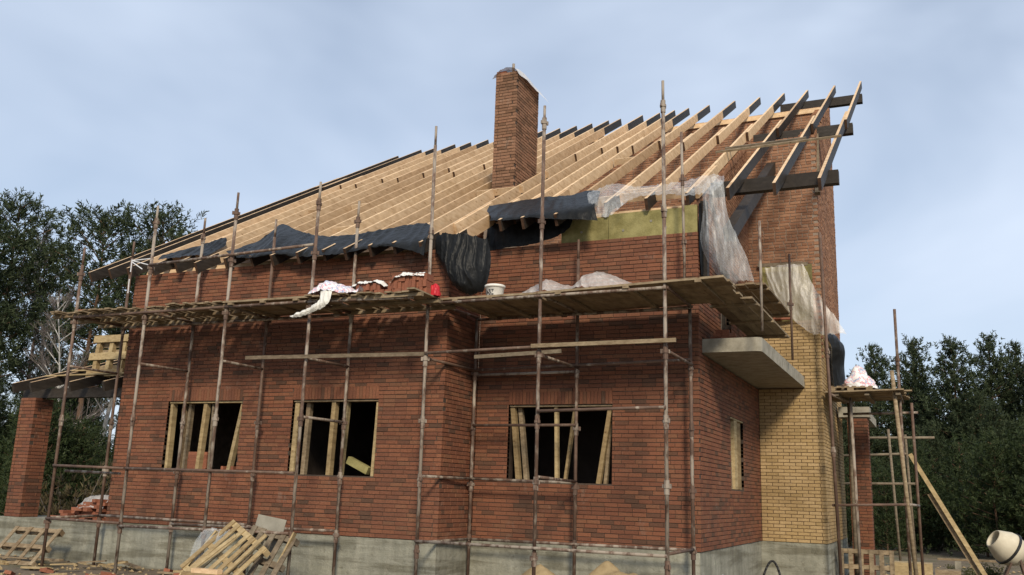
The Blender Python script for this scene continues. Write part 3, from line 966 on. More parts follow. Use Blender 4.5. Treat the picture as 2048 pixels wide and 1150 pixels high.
for i, (x, z) in enumerate(IRX):
    standard(scaf, x, IR, -0.88, z, (0.0, 1.0, 2.05, 3.1), (-0.03, 0))
standard(scaf, -0.16, -0.32, 4.36, 7.55, (5.4, 6.6), (-0.05, 0), 0.024, False)
# side and wing standards
standard(scaf, 1.16, -0.25, 3.745, 5.72, (), (0, 0), 0.024, False)
standard(scaf, 1.17, 3.3, 3.745, 6.0, (4.9,), (0, 0), 0.024, False)
# transoms
for zz in (3.13, 4.17):
    for (xa, _), (xb_, _) in zip(FLX, ILX):
        tube(scaf, 'transom', (xa, FL, zz), (xb_, IL, zz))
    for (xa, _), (xb_, _) in zip(FRX, IRX):
        tube(scaf, 'transom', (xa, FR, zz + 0.05), (xb_, IR, zz + 0.05))
tube(scaf, 'transom', (-6.435, FL, 2.08), (-6.37, IL, 2.08))
tube(scaf, 'transom', (-12.38, FL, 0.1), (-12.35, IL, 0.13)); tube(scaf, 'transom', (-4.42, FR, 0.0), (-4.28, IR, 0.02)); tube(scaf, 'transom', (-0.04, FR, 0.06), (-0.05, IR, 0.06))
tube(scaf, 'transom', (-2.24, FR, 1.16), (-2.18, IR, 1.12)); tube(scaf, 'transom', (-4.42, FR, 1.12), (-4.28, IR, 1.12)); 
# ledgers
for a, b_ in (((-12.38, FL - .05, 1.12), (-10.45, FL - .05, 1.10)), ((-10.42, FL - .05, 1.10), (-6.44, FL - .05, 1.10)), ((-12.2, FL + .1, 1.02), (-10.7, FL + .1, 1.0)),
              ((-12.38, FL - .05, 0.09), (-10.40, FL - .05, 0.08)), ((-10.40, FL - .05, 0.03), (-6.45, FL - .05, 0.08)), ((-12.3, IL - .05, 0.14), (-8.4, IL - .05, 0.12)), ((-10.3, IL - .05, 0.05), (-6.4, IL - .05, 0.10)),
              ((-12.38, FL - .05, 4.14), (-8.37, FL - .05, 4.15)), ((-8.37, FL - .05, 4.15), (-6.44, FL - .05, 4.15)), ((-6.44, FL - .05, 4.14), (-4.3, FL + .05, 4.13)),
              ((-12.35, IL - .05, 4.13), (-6.36, IL - .05, 4.13)),
              ((-10.45, FL - .05, 5.12), (-6.42, FL - .05, 5.22)),
              ((-4.45, FR - .05, 3.27), (-2.2, FR - .05, 3.31)), ((-4.3, IR - .05, 3.18), (-0.06, IR - .05, 3.27)), ((-4.3, IR + .06, 3.10), (-2.2, IR + .06, 3.12)),
              ((-2.24, FR - .05, 2.23), (-0.05, FR - .05, 2.28)), ((-4.28, IR - .05, 2.12), (-2.18, IR - .05, 2.13)),
              ((-4.28, IR - .05, 1.12), (-2.18, IR - .05, 1.10)),
              ((-4.44, FR - .05, 0.03), (-0.04, FR - .05, 0.03)), ((-4.3, IR - .05, 0.02), (-0.05, IR - .05, 0.05)),
              ((-4.44, FR - .05, 4.17), (-0.04, FR - .05, 4.20)), ((-4.3, IR - .05, 4.17), (-0.04, IR - .05, 4.20))):
    tube(scaf, 'ledger', a, b_, 0.027)
# guard boards wired to the tubes
for a, b_, mat, lab in (((-7.71, FL - .10, 3.15), (-3.98, FL - .02, 3.12), 'grey_board', 'long thin board running level in front of the left scaffold poles'),
                        ((-2.36, FR - .10, 3.32), (0.13, FR - .10, 3.33), 'old_board', 'pale splashed board wired across the two right-hand poles'),
                        ((-3.6, FR + .25, 3.22), (-1.9, FR + .12, 3.25), 'grey_board', 'thin board end sticking out behind the right-hand middle pole')):
    tag(MB().bar(a, b_, 0.03, 0.066).build('guard_board', mat), lab, 'board')

# ------------------------------------------------------------------ decks
def deck(label, mode, x0, x1, y0, y1, z, mat='old_board', dz=0.0, rnd=None, n=6, groupn='scaffold decks'):
    rnd = rnd or RS
    d = root('scaffold_deck', ((x0 + x1) / 2, (y0 + y1) / 2, z), label, 'deck', groupn)
    def zz(x): return z + dz * (x - x0) / (x1 - x0)
    if mode == 'long':
        w = (y1 - y0) / n
        for i in range(n):
            ya = y0 + w * (i + 0.5)
            a, b_ = x0 + rnd.uniform(-.1, .05), x1 + rnd.uniform(-.05, .1)
            MB().bar((a, ya, zz(x0) + rnd.uniform(-.004, .006)), (b_, ya + rnd.uniform(-.01, .01), zz(x1) + rnd.uniform(-.004, .006)), w - rnd.uniform(.008, .03), 0.036).build('plank', mat, d)
        for i in range(3):
            xb_ = x0 + (x1 - x0) * (0.12 + 0.38 * i)
            MB().bar((xb_, y0 - 0.02, zz(xb_) - 0.045), (xb_, y1 + 0.02, zz(xb_) - 0.045), 0.10, 0.04).build('batten', mat, d)
    else:
        x = x0
        while x < x1 - 0.05:
            w = rnd.uniform(.10, .17)
            a = rnd.uniform(-.14, .05)
            MB().bar((x + w / 2, y0 + a, zz(x) + rnd.uniform(-.01, .02)), (x + w / 2 + rnd.uniform(-.04, .04), y1 + rnd.uniform(-.06, .03), zz(x) + rnd.uniform(-.006, .012)), w - .012, 0.026).build('plank', mat, d)
            x += w + rnd.choice((0.0, 0.01, 0.03, 0.06))
        for yb_ in (y0 + 0.12, y1 - 0.15, (y0 + y1) / 2):
            MB().bar((x0 - .05, yb_, zz(x0) - .05), (x1 + .05, yb_, zz(x1) - .05), 0.08, 0.06).build('batten', mat, d)
    return d
deck('leftmost scaffold deck of short boards overhanging beside the trees', 'cross', -13.0, -10.5, -2.95, -1.50, 4.235)
deck('second deck from the left, short uneven boards in front of the brick wall', 'cross', -10.46, -8.42, -2.92, -1.50, 4.245)
deck('third deck from the left, long planks left of the white sacks', 'long', -8.44, -6.45, -2.95, -1.50, 4.235)
deck('deck of slanting short boards under the brick stack', 'cross', -6.42, -4.15, -2.95, -1.50, 4.215)
deck('low deck under the white bucket between the two brick fronts', 'long', -4.1, -2.3, -2.05, -0.20, 4.24)
deck('right-hand front deck of long planks under the crumpled clear plastic', 'long', -2.28, 0.86, -2.08, -0.20, 4.245, dz=0.075)
deck('side deck turning the corner above the balcony', 'sidelong', 0.30, 1.04, -0.38, 3.9, 4.30, 'old_board') if False else None
def side_deck(label, x0, x1, y0, y1, z, dz=0.0, n=4, mat='old_board'):
    d = root('scaffold_deck', ((x0 + x1) / 2, (y0 + y1) / 2, z), label, 'deck', 'scaffold decks')
    w = (x1 - x0) / n
    for i in range(n):
        xa = x0 + w * (i + .5)
        MB().bar((xa, y0 + RS.uniform(-.08, .05), z), (xa + .02, y1 + RS.uniform(-.05, .12), z + dz), w - RS.uniform(.008, .02), 0.036).build('plank', mat, d)
    for k in range(3):
        yy = y0 + (y1 - y0) * (.1 + .4 * k)
        MB().bar((x0 - .02, yy, z + dz * (.1 + .4 * k) - .042), (x1 + .02, yy, z + dz * (.1 + .4 * k) - .042), 0.1, 0.04).build('batten', mat, d)
    return d
side_deck('side deck turning the corner above the balcony', 0.22, 1.03, -0.36, 3.9, 4.325)
side_deck('upper side plank deck in the shade behind the hanging clear sheet', 0.25, 1.0, 1.2, 4.6, 4.92)

# right-hand timber and tube scaffold with its own deck
sc2 = root('scaffold', (2.3, 7.0, -0.9), 'small scaffold of tubes and poles beside the yellow brick wing', 'scaffold')
standard(sc2, 1.73, 5.55, -0.9, 7.05, (2.0, 4.2), (-0.16, 0), 0.036, False)
standard(sc2, 1.86, 7.9, -0.9, 3.35, (), (0, 0), 0.05, False, 'grey_board')
standard(sc2, 2.05, 6.55, -0.9, 3.3, (), (-0.05, 0), 0.036, False)
standard(sc2, 3.06, 7.0, -0.9, 5.43, (1.0, 4.2, 5.2), (-0.02, 0), 0.034, False)
standard(sc2, 3.22, 6.1, -0.9, 3.85, (), (-0.28, 0), 0.045, False, 'old_board')
standard(sc2, 3.30, 7.9, -0.9, 3.3, (), (-0.03, 0), 0.034, False)
for a, b_ in (((1.6, 5.6, 0.85), (3.15, 6.1, 0.92)), ((3.15, 6.1, 0.92), (3.3, 7.9, 0.9)), ((1.7, 8.0, 3.05), (3.4, 8.0, 3.08)), ((1.66, 5.6, 3.28), (1.95, 8.0, 3.30))):
    tube(sc2, 'ledger', a, b_, 0.03)
d = root('scaffold_deck', (2.4, 7.0, 3.35), 'board deck on the small scaffold beside the yellow wing', 'deck', 'scaffold decks')
for i in range(9):
    y = 6.0 + i * 0.24
    MB().bar((1.50, y, 3.36 + U_(-.005, .008)), (3.2 + U_(-.06, .14), y + U_(-.02, .02), 3.40 + U_(-.005, .008)), 0.225, 0.03).build('plank', 'old_board', d)
for x in (1.75, 2.4, 3.05):
    MB().bar((x, 5.95, 3.315), (x, 8.1, 3.33), 0.1, 0.05).build('batten', 'grey_board', d)

# back porch column and beam beyond the yellow wing
bp = root('back_porch', (1.95, 9.2, -0.9), 'brick column carrying a concrete beam behind the small right-hand scaffold', 'porch')
mb = MB(); mb.box(1.712, 2.178, 9.012, 9.478, -1.0, 3.05)
colb = mb.build('column', 'mortar', bp)
mb = MB(); colbricks(mb, 1.70, 2.19, 9.0, 9.49, -0.9, 51)
tag(mb.build('column_bricks', 'red_brick', colb), kind='stuff')
MB().box(1.50, 2.25, 8.98, 9.51, 3.06, 3.32).build('beam', 'slab_concrete', bp)
MB().box(1.60, 2.2, 9.52, 12.5, 3.06, 3.28).build('beam', 'slab_concrete', bp)

# thin pole frame far behind on the right
fr = root('pole_frame', (3.3, 15.0, -0.9), 'thin bare pole frame standing in front of the right-hand forest', 'frame')
def post2(a, b_, r=0.04):
    tube(fr, 'pole', a, b_, r, 'grey_board')
for a, b_ in (((2.55, 15.0, -0.9), (2.4, 15.0, 3.2)), ((2.95, 16.0, -0.9), (2.85, 16.0, 3.1)), ((1.2, 15.0, 2.92), (3.7, 15.1, 2.95)), ((0.9, 15.9, 2.4), (2.9, 16.0, 2.5)), ((1.0, 15.0, 1.5), (3.1, 15.0, 1.55))):
    post2(a, b_)
tag(MB().bar((3.14, 9.0, 2.15), (4.75, 9.0, -0.9), 0.10, 0.04, up=(0, 1, 0)).build('leaning_board', 'pallet_wood'), 'long pale board leaning steeply at the right of the small scaffold', 'board')
tag(MB().bar((3.52, 9.1, 1.2), (4.62, 9.1, -0.9), 0.10, 0.04, up=(0, 1, 0)).build('leaning_board', 'old_board'), 'shorter brown board leaning against the long pale board', 'board')

# ------------------------------------------------------------------ sheets of film
def sheet(name, rows, mat, label, cat, sub=7, amp=0.03, freq=3.0, seed=0, group=None, parent=None):
    sub = sub * 2
    R_, C_ = len(rows), len(rows[0])
    P = [[Vector(p) for p in r] for r in rows]
    def cr_(p0, p1, p2, p3, t):
        return 0.5 * ((2 * p1) + (p2 - p0) * t + (2 * p0 - 5 * p1 + 4 * p2 - p3) * t * t + (3 * p1 - p0 - 3 * p2 + p3) * t ** 3)
    def at(arr, i): return arr[max(0, min(len(arr) - 1, i))]
    nu, nv = (C_ - 1) * sub + 1, (R_ - 1) * sub + 1
    tmp = []
    for r in P:
        line = []
        for k in range(nu):
            i, t = divmod(k, sub)
            line.append(cr_(at(r, i - 1), at(r, i), at(r, i + 1), at(r, i + 2), t / sub) if i < C_ - 1 else r[-1].copy())
        tmp.append(line)
    mb = MB()
    for k in range(nv):
        i, t = divmod(k, sub)
        for j in range(nu):
            cl = [tmp[q][j] for q in range(R_)]
            p = cr_(at(cl, i - 1), at(cl, i), at(cl, i + 1), at(cl, i + 2), t / sub) if i < R_ - 1 else cl[-1].copy()
            fx = p.x * freq * 2.2 + p.y * freq * 0.5 + 0.5 * noise.noise(p * 1.7 + V(0, seed, 0))
            r1 = 1 - 2 * abs(noise.noise(V(fx, p.z * freq * 0.45 - p.y * freq * 0.3, seed)))          # long folds down the sheet
            r2 = 1 - 2 * abs(noise.noise(V(fx * 2.3 + p.z * 1.5, p.z * freq * 1.0 - p.y * freq, seed * 2.3)))
            sag = noise.noise(p * freq * 0.45 + V(seed * 3.1, 0, 0))
            p = p + V(0.15, -0.85, 0.5) * (amp * (0.9 * r1 ** 3 + 0.35 * r2 ** 3 + 0.8 * sag - 0.4))
            mb.v.append(p)
    for k in range(nv - 1):
        for j in range(nu - 1):
            mb.f.append([k * nu + j, k * nu + j + 1, (k + 1) * nu + j + 1, (k + 1) * nu + j])
            mb.m.append(0)
    o = mb.build(name, mat, parent, smooth=True)
    return tag(o, label, cat, group)
def rp(x, y, dz=0.03): return (x, y, ztop(y) + dz)
# black film along the left eave
sheet('black_film', [[rp(-12.1, -1.0), rp(-11.4, -0.55, .06), rp(-10.9, -0.35, .14), rp(-10.5, -0.75, .05)],
                     [rp(-12.0, -1.15), rp(-11.4, -0.95, .02), rp(-10.9, -0.9, .03), rp(-10.45, -1.1, .02)],
                     [rp(-11.9, -1.32), rp(-11.4, -1.32), rp(-10.8, -1.3), rp(-10.4, -1.4)]], 'black_film',
      'small patch of black film lying on the leftmost rafters', 'film', 7, 0.03, 3.0, 1)
sheet('black_film', [[rp(-10.0, -1.25), rp(-9.7, -0.6, .05), rp(-9.62, 0.05, .22), rp(-8.9, -0.28, .12), rp(-7.7, -0.8, .04), rp(-6.8, -0.9, .06), rp(-6.0, -0.72, .08), rp(-5.4, -0.7, .10), rp(-4.95, -1.15, .12)],
                     [rp(-9.7, -1.45, .02), rp(-9.2, -1.05, .06), rp(-8.95, -0.85, .22), rp(-8.3, -1.0, .08), rp(-7.6, -1.15, .02), rp(-6.7, -1.25, -.02), rp(-6.0, -1.15, .04), rp(-5.3, -1.15, .05), rp(-4.85, -1.4, .06)],
                     [rp(-9.4, -1.6, .02), rp(-8.9, -1.6, .01), rp(-8.5, -1.6, .01), rp(-7.9, -1.6, .0), rp(-7.4, -1.6, -.03), rp(-6.6, -1.62, -.05), rp(-5.9, -1.62, .0), rp(-5.2, -1.62, -.02), rp(-4.75, -1.7, 0)],
                     [rp(-9.3, -1.68, -.02), rp(-8.8, -1.7, -.05), rp(-8.3, -1.66, -.03), rp(-7.8, -1.7, -.08), rp(-7.2, -1.78, -.10), rp(-6.6, -1.75, -.10), rp(-5.8, -1.68, -.05), rp(-5.1, -1.75, -.15), rp(-4.7, -1.85, -.25)]], 'black_film',
      'long sheet of black film draped over the rafter feet of the left eave', 'film', 7, 0.034, 2.0, 2)
# black film along the right eave
sheet('black_film', [[rp(-4.57, 0.55), rp(-3.95, 0.7), rp(-3.35, 0.68, .05), rp(-2.8, 0.66), rp(-2.42, 0.74, .08), rp(-2.05, 0.45, .1)],
                     [rp(-4.4, 0.1), rp(-3.85, 0.15, .02), rp(-3.3, 0.15, .03), rp(-2.75, 0.1), rp(-2.3, 0.1, .06), rp(-1.95, 0.0, .05)],
                     [rp(-4.05, -0.42), rp(-3.6, -0.5, .01), rp(-3.2, -0.5), rp(-2.7, -0.5, .02), rp(-2.2, -0.52, .03), rp(-1.85, -0.45, .03)],
                     [rp(-4.0, -0.56, -.02), rp(-3.55, -0.64, -.04), rp(-3.15, -0.62, -.02), rp(-2.65, -0.64, -.10), rp(-2.15, -0.62, -.16), rp(-1.75, -0.55, -.25)]], 'black_film',
      'black film spread over the rafter feet of the right eave', 'film', 7, 0.022, 1.8, 3)
sheet('black_film', [[(-4.34, 0.05, 6.25), (-3.9, 0.03, 6.22), (-3.4, 0.05, 6.24), (-2.9, 0.02, 6.22), (-2.45, 0.0, 6.20)],  # dark sheet added in place of the shade under the eave
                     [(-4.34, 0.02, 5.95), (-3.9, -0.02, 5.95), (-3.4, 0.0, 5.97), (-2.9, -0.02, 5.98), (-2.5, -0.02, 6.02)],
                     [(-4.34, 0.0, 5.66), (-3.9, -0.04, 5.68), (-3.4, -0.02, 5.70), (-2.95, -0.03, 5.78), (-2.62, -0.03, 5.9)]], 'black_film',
      'dark sheet added at the wall top to stand in for shade below the right eave film', 'film', 7, 0.025, 2.0, 23)
# bag of black film hanging at the inner corner
sheet('black_film', [[(-4.66, -1.50, 5.62), (-4.40, -1.62, 5.60), (-4.10, -1.62, 5.56), (-3.85, -1.55, 5.52), (-3.66, -1.3, 5.52)],
                     [(-4.66, -1.50, 5.33), (-4.38, -1.66, 5.32), (-4.08, -1.70, 5.30), (-3.80, -1.60, 5.22), (-3.58, -1.3, 5.18)],
                     [(-4.48, -1.48, 4.98), (-4.30, -1.72, 4.96), (-4.05, -1.80, 4.94), (-3.78, -1.70, 4.90), (-3.56, -1.35, 4.86)],
                     [(-4.30, -1.45, 4.68), (-4.18, -1.66, 4.64), (-3.98, -1.76, 4.60), (-3.76, -1.64, 4.58), (-3.60, -1.35, 4.62)],
                     [(-4.10, -1.40, 4.50), (-4.04, -1.50, 4.46), (-3.92, -1.55, 4.42), (-3.78, -1.48, 4.42), (-3.68, -1.36, 4.46)]], 'black_film',
      'bulging bag of glossy black film hanging at the inner corner above the deck', 'film', 7, 0.06, 3.2, 4)
# clear film along the right eave and hanging at the corner
sheet('clear_film', [[rp(-2.32, 0.55, .10), rp(-1.95, 0.75, .16), rp(-1.25, 0.75, .06), rp(-0.55, 0.75, .06), rp(0.0, 0.95, .08), rp(0.4, 0.5, .12)],
                     [rp(-2.2, 0.1, .14), rp(-1.85, 0.15, .2), rp(-1.25, 0.45, .06), rp(-0.55, 0.45, .05), rp(0.0, 0.5, .06), rp(0.45, 0.25, .08)],
                     [rp(-2.0, -0.35, .06), rp(-1.7, -0.35, .10), rp(-1.25, 0.1, .04), rp(-0.6, 0.15, .03), rp(-0.05, 0.1, .04), rp(0.42, 0.05, .05)],
                     [rp(-1.85, -0.45, -.15), rp(-1.55, -0.45, -.18), rp(-1.22, -0.1, .0), rp(-0.62, 0.0, .0), rp(-0.08, -0.12, -.03), rp(0.3, -0.1, -.05)]], 'clear_film',
      'crumpled clear plastic lying along the rafter feet of the right eave', 'film', 7, 0.05, 3.4, 5)
sheet('clear_film', [[(0.12, -0.15, 6.48), (0.25, -0.22, 6.60), (0.38, -0.2, 6.64), (0.52, -0.15, 6.58)],
                     [(0.15, -0.18, 6.05), (0.28, -0.26, 6.06), (0.42, -0.24, 6.04), (0.58, -0.12, 5.95)],
                     [(0.09, -0.16, 5.50), (0.28, -0.34, 5.50), (0.50, -0.32, 5.50), (0.74, -0.10, 5.50)],
                     [(0.18, -0.12, 5.15), (0.38, -0.34, 5.10), (0.62, -0.3, 5.12), (0.90, -0.1, 5.10)],
                     [(0.34, -0.12, 4.86), (0.50, -0.26, 4.74), (0.74, -0.24, 4.72), (1.0, -0.1, 4.76)],
                     [(0.46, -0.12, 4.74), (0.57, -0.2, 4.58), (0.78, -0.2, 4.66), (1.02, -0.1, 4.68)]], 'clear_film',
      'long clear plastic sheet hanging down at the house corner beside the balcony', 'film', 7, 0.05, 2.6, 6)
sheet('clear_film', [[(0.22, 5.98, 6.40), (0.55, 5.96, 6.42), (0.85, 5.95, 6.42), (1.14, 5.9, 6.40)],
                     [(0.30, 5.96, 6.0), (0.62, 5.92, 6.0), (0.95, 5.86, 6.0), (1.32, 5.86, 5.95)],
                     [(0.45, 5.96, 5.5), (0.80, 5.90, 5.5), (1.15, 5.80, 5.5), (1.58, 5.84, 5.42)],
                     [(0.95, 5.92, 5.0), (1.25, 5.84, 5.02), (1.55, 5.76, 5.02), (1.84, 5.84, 5.02)],
                     [(1.30, 5.90, 4.70), (1.52, 5.80, 4.69), (1.75, 5.78, 4.69), (2.04, 5.84, 4.68)]], 'milky_film',
      'milky plastic sheet blowing out from the top of the yellow brick wall', 'film', 7, 0.06, 2.6, 7)
sheet('black_film', [[(1.52, 6.6, 4.85), (1.62, 7.2, 4.95), (1.56, 8.4, 5.0)], [(1.62, 6.7, 4.5), (1.86, 7.2, 4.6), (1.66, 8.6, 4.6)],
                     [(1.6, 6.9, 4.1), (1.82, 7.4, 4.15), (1.64, 8.8, 4.1)], [(1.62, 7.0, 3.5), (1.84, 7.6, 3.5), (1.7, 9.0, 3.5)]], 'black_film',
      'black film hanging on the right face of the yellow wing', 'film', 6, 0.05, 2.6, 8)
sheet('black_film', [[(0.015, 0.05, 6.25), (0.03, 0.35, 6.35), (0.02, 0.8, 6.5)], [(0.02, 0.03, 5.6), (0.06, 0.35, 5.6), (0.03, 0.8, 5.7)],
                     [(0.03, 0.12, 4.9), (0.07, 0.4, 4.9), (0.03, 0.8, 4.95)]], 'black_film', 'black film on the wall behind the hanging clear sheet', 'film', 6, 0.03, 2.6, 9)
sheet('chimney_film', [[(-5.64, 2.56, 10.78), (-5.45, 2.57, 10.98), (-5.25, 2.56, 11.02), (-5.05, 2.55, 10.99), (-4.92, 2.60, 10.80)],
                       [(-5.62, 2.9, 10.97), (-5.4, 2.95, 11.03), (-5.2, 2.95, 11.06), (-5.0, 2.95, 11.03), (-4.88, 3.0, 10.80)],
                       [(-5.60, 3.5, 10.97), (-5.4, 3.5, 11.02), (-5.2, 3.5, 11.02), (-5.0, 3.5, 11.0), (-4.84, 3.55, 10.74)],
                       [(-5.58, 3.95, 10.95), (-5.4, 4.0, 10.98), (-5.2, 4.0, 10.98), (-5.0, 4.02, 10.96), (-4.76, 4.16, 10.66)]], 'white_film',
      'torn plastic film covering the chimney top', 'film', 5, 0.025, 3, 10)
# crumpled plastic on the right deck
dz = 4.30
sheet('clear_film', [[(-3.05, -1.2, dz + .02), (-2.8, -1.1, dz + .2), (-2.47, -1.1, dz + .38), (-2.2, -1.05, dz + .28), (-1.95, -1.0, dz + .27), (-1.72, -1.05, dz + .42), (-1.5, -1.1, dz + .46), (-1.2, -1.1, dz + .38), (-0.9, -1.1, dz + .22), (-0.6, -1.1, dz + .1)],
                     [(-3.02, -1.45, dz + .03), (-2.78, -1.45, dz + .14), (-2.45, -1.45, dz + .26), (-2.2, -1.4, dz + .2), (-1.95, -1.4, dz + .16), (-1.72, -1.45, dz + .3), (-1.5, -1.5, dz + .34), (-1.2, -1.5, dz + .26), (-0.9, -1.45, dz + .15), (-0.62, -1.4, dz + .07)],
                     [(-2.98, -1.62, dz + .01), (-2.75, -1.66, dz + .03), (-2.45, -1.7, dz + .05), (-2.2, -1.66, dz + .04), (-1.95, -1.6, dz + .05), (-1.74, -1.7, dz + .1), (-1.5, -1.8, dz + .05), (-1.2, -1.85, dz + .03), (-0.95, -1.7, dz + .04), (-0.65, -1.6, dz + .04)]], 'milky_film',
      'crumpled translucent plastic heaped over bricks on the right-hand deck', 'film', 6, 0.055, 1.5, 11)
# sacks on the left deck
sheet('printed_sack', [[(-6.44, -2.60, 4.29), (-6.32, -2.50, 4.42), (-6.10, -2.45, 4.50), (-5.92, -2.46, 4.44), (-5.78, -2.5, 4.46), (-5.58, -2.55, 4.34), (-5.45, -2.6, 4.38)],
                       [(-6.50, -2.78, 4.33), (-6.30, -2.74, 4.50), (-6.10, -2.72, 4.55), (-5.95, -2.75, 4.46), (-5.80, -2.74, 4.44), (-5.60, -2.72, 4.32), (-5.46, -2.72, 4.40)],
                       [(-6.46, -2.90, 4.27), (-6.28, -2.90, 4.38), (-6.12, -2.92, 4.44), (-5.96, -2.94, 4.37), (-5.80, -2.90, 4.34), (-5.60, -2.85, 4.27), (-5.44, -2.82, 4.29)],
                       [(-6.40, -2.96, 4.26), (-6.25, -2.98, 4.27), (-6.10, -3.02, 4.30), (-5.95, -3.02, 4.28), (-5.80, -2.98, 4.26), (-5.62, -2.92, 4.25), (-5.48, -2.9, 4.26)]], 'printed_sack',
      'white printed plastic sack lying on the deck left of the brick stack', 'sack', 5, 0.05, 3.2, 12)
sheet('plastic_strip', [[(-6.10, -3.02, 4.32), (-5.97, -3.04, 4.32), (-5.85, -3.02, 4.31)], [(-6.06, -3.08, 4.12), (-5.95, -3.12, 4.10), (-5.84, -3.08, 4.10)],
                        [(-6.22, -3.08, 4.02), (-6.12, -3.12, 3.99), (-6.0, -3.08, 3.97)], [(-6.58, -3.05, 3.90), (-6.52, -3.08, 3.88), (-6.44, -3.05, 3.85)], [(-6.72, -3.05, 3.88), (-6.66, -3.06, 3.85), (-6.58, -3.05, 3.83)]], 'bucket_plastic',
      'white plastic strip trailing down below the left deck', 'plastic strip', 5, 0.03, 5, 13)
def sack(name, label, c0, rx, ry, rz, mat, seed, n=22, peak=0.0):
    mb = MB()
    c0 = Vector(c0)
    for i in range(n + 1):
        th = math.pi / 2 * i / n * 1.15
        for j in range(n * 2):
            ph = math.pi * j / n
            d = V(math.sin(th) * math.cos(ph), math.sin(th) * math.sin(ph), math.cos(th))
            k = 1 + 0.28 * noise.noise(d * 2.2 + V(seed, 0, 0)) + 0.14 * abs(noise.noise(d * 6 + V(0, seed, 0)))
            mb.v.append(c0 + V(d.x * rx, d.y * ry, max(d.z, -0.05) * rz) * k + V(0, 0, peak * max(0.0, d.z) ** 7))
    w = n * 2
    for i in range(n):
        for j in range(w):
            mb.f.append([i * w + j, (i + 1) * w + j, (i + 1) * w + (j + 1) % w, i * w + (j + 1) % w]); mb.m.append(0)
    return tag(mb.build(name, mat, smooth=True), label, 'sack')
sheet('sack', [[(-5.85, -2.30, 4.42), (-5.62, -2.28, 4.52), (-5.40, -2.30, 4.53), (-5.22, -2.32, 4.52), (-5.08, -2.34, 4.44)],
               [(-5.86, -2.45, 4.43), (-5.64, -2.44, 4.56), (-5.42, -2.46, 4.54), (-5.20, -2.46, 4.56), (-5.04, -2.45, 4.45)],
               [(-5.80, -2.58, 4.38), (-5.60, -2.58, 4.50), (-5.45, -2.58, 4.48), (-5.25, -2.58, 4.51), (-5.06, -2.56, 4.42)]], 'bucket_plastic',
      'flattened white sack draped over the low end of the brick stack', 'sack', 6, 0.04, 3.6, 21)
sheet('sack', [[(-4.90, -2.30, 4.56), (-4.72, -2.28, 4.66), (-4.50, -2.30, 4.65), (-4.30, -2.30, 4.64)],
               [(-4.92, -2.45, 4.54), (-4.74, -2.46, 4.67), (-4.50, -2.46, 4.64), (-4.28, -2.46, 4.66)],
               [(-4.94, -2.58, 4.46), (-4.80, -2.60, 4.56), (-4.52, -2.58, 4.58), (-4.24, -2.58, 4.56)]], 'bucket_plastic',
      'crumpled white sack lying on the high end of the brick stack', 'sack', 6, 0.035, 3.6, 22)
sack('red_bag', 'red plastic bag beside the scaffold pole at the right end of the brick stack', (-4.17, -2.30, 4.25), 0.10, 0.09, 0.20, 'red_plastic', 3)
sack('sack', 'pointed white and pink sack standing on the pallet of the small right-hand scaffold', (2.18, 6.9, 3.56), 0.36, 0.25, 0.24, 'printed_sack', 4, peak=0.30)
# bucket
bk = root('bucket', (-3.32, -1.6, 4.262), 'white plastic bucket standing on the low deck', 'bucket')
bw = 0.0
mb = MB(); mb.lathe((-3.32, -1.6, 4.262), [(0.0, 0.002), (0.145, 0.0), (0.15, 0.02), (0.168, 0.25), (0.178, 0.255), (0.178, 0.27), (0.165, 0.272), (0.15, 0.04), (0.0, 0.04)], 28)
mb.build('body', 'bucket_plastic', bk, smooth=True)
mb = MB(); mb.lathe((-3.32, -1.6, 4.262), [(0.166, 0.222), (0.186, 0.224), (0.188, 0.262), (0.17, 0.264)], 28)
mb.build('rim', 'bucket_plastic', bk, smooth=True)
mb = MB()
for k in range(12):
    a = math.radians(228 + k * 5)
    for q in range(5):
        if RS.random() < 0.62:
            a2 = a + math.radians(4.6)
            z0, z1 = 4.31 + q * 0.026, 4.31 + q * 0.026 + 0.022
            r0, r1 = 0.1585 + q * 0.002, 0.1585 + q * 0.002
            mb.add([(-3.32 + math.cos(a) * r0, -1.6 + math.sin(a) * r0, z0), (-3.32 + math.cos(a2) * r0, -1.6 + math.sin(a2) * r0, z0),
                    (-3.32 + math.cos(a2) * (r1 + .002), -1.6 + math.sin(a2) * (r1 + .002), z1), (-3.32 + math.cos(a) * (r1 + .002), -1.6 + math.sin(a) * (r1 + .002), z1)], [(0, 1, 2, 3)])
mb.build('print', 'print_black', bk)

# white wires tied to the leftmost rafter ends
wr_ = root('wire', (-12.2, -1.75, 5.3), 'bent white wires tied between the leftmost rafter ends', 'wire')
for a, b_ in (((-12.19, -1.76, 5.64), (-12.19, -1.76, 5.36)), ((-12.19, -1.76, 5.62), (-11.62, -1.76, 5.62)), ((-12.19, -1.76, 5.62), (-11.55, -1.76, 5.45)), ((-12.17, -1.76, 5.58), (-11.85, -1.76, 5.40)), ((-12.20, -1.76, 5.2), (-12.19, -1.76, 4.88))):
    MB().tube(a, b_, 0.012, 6).build('strand', 'pale_metal', wr_)
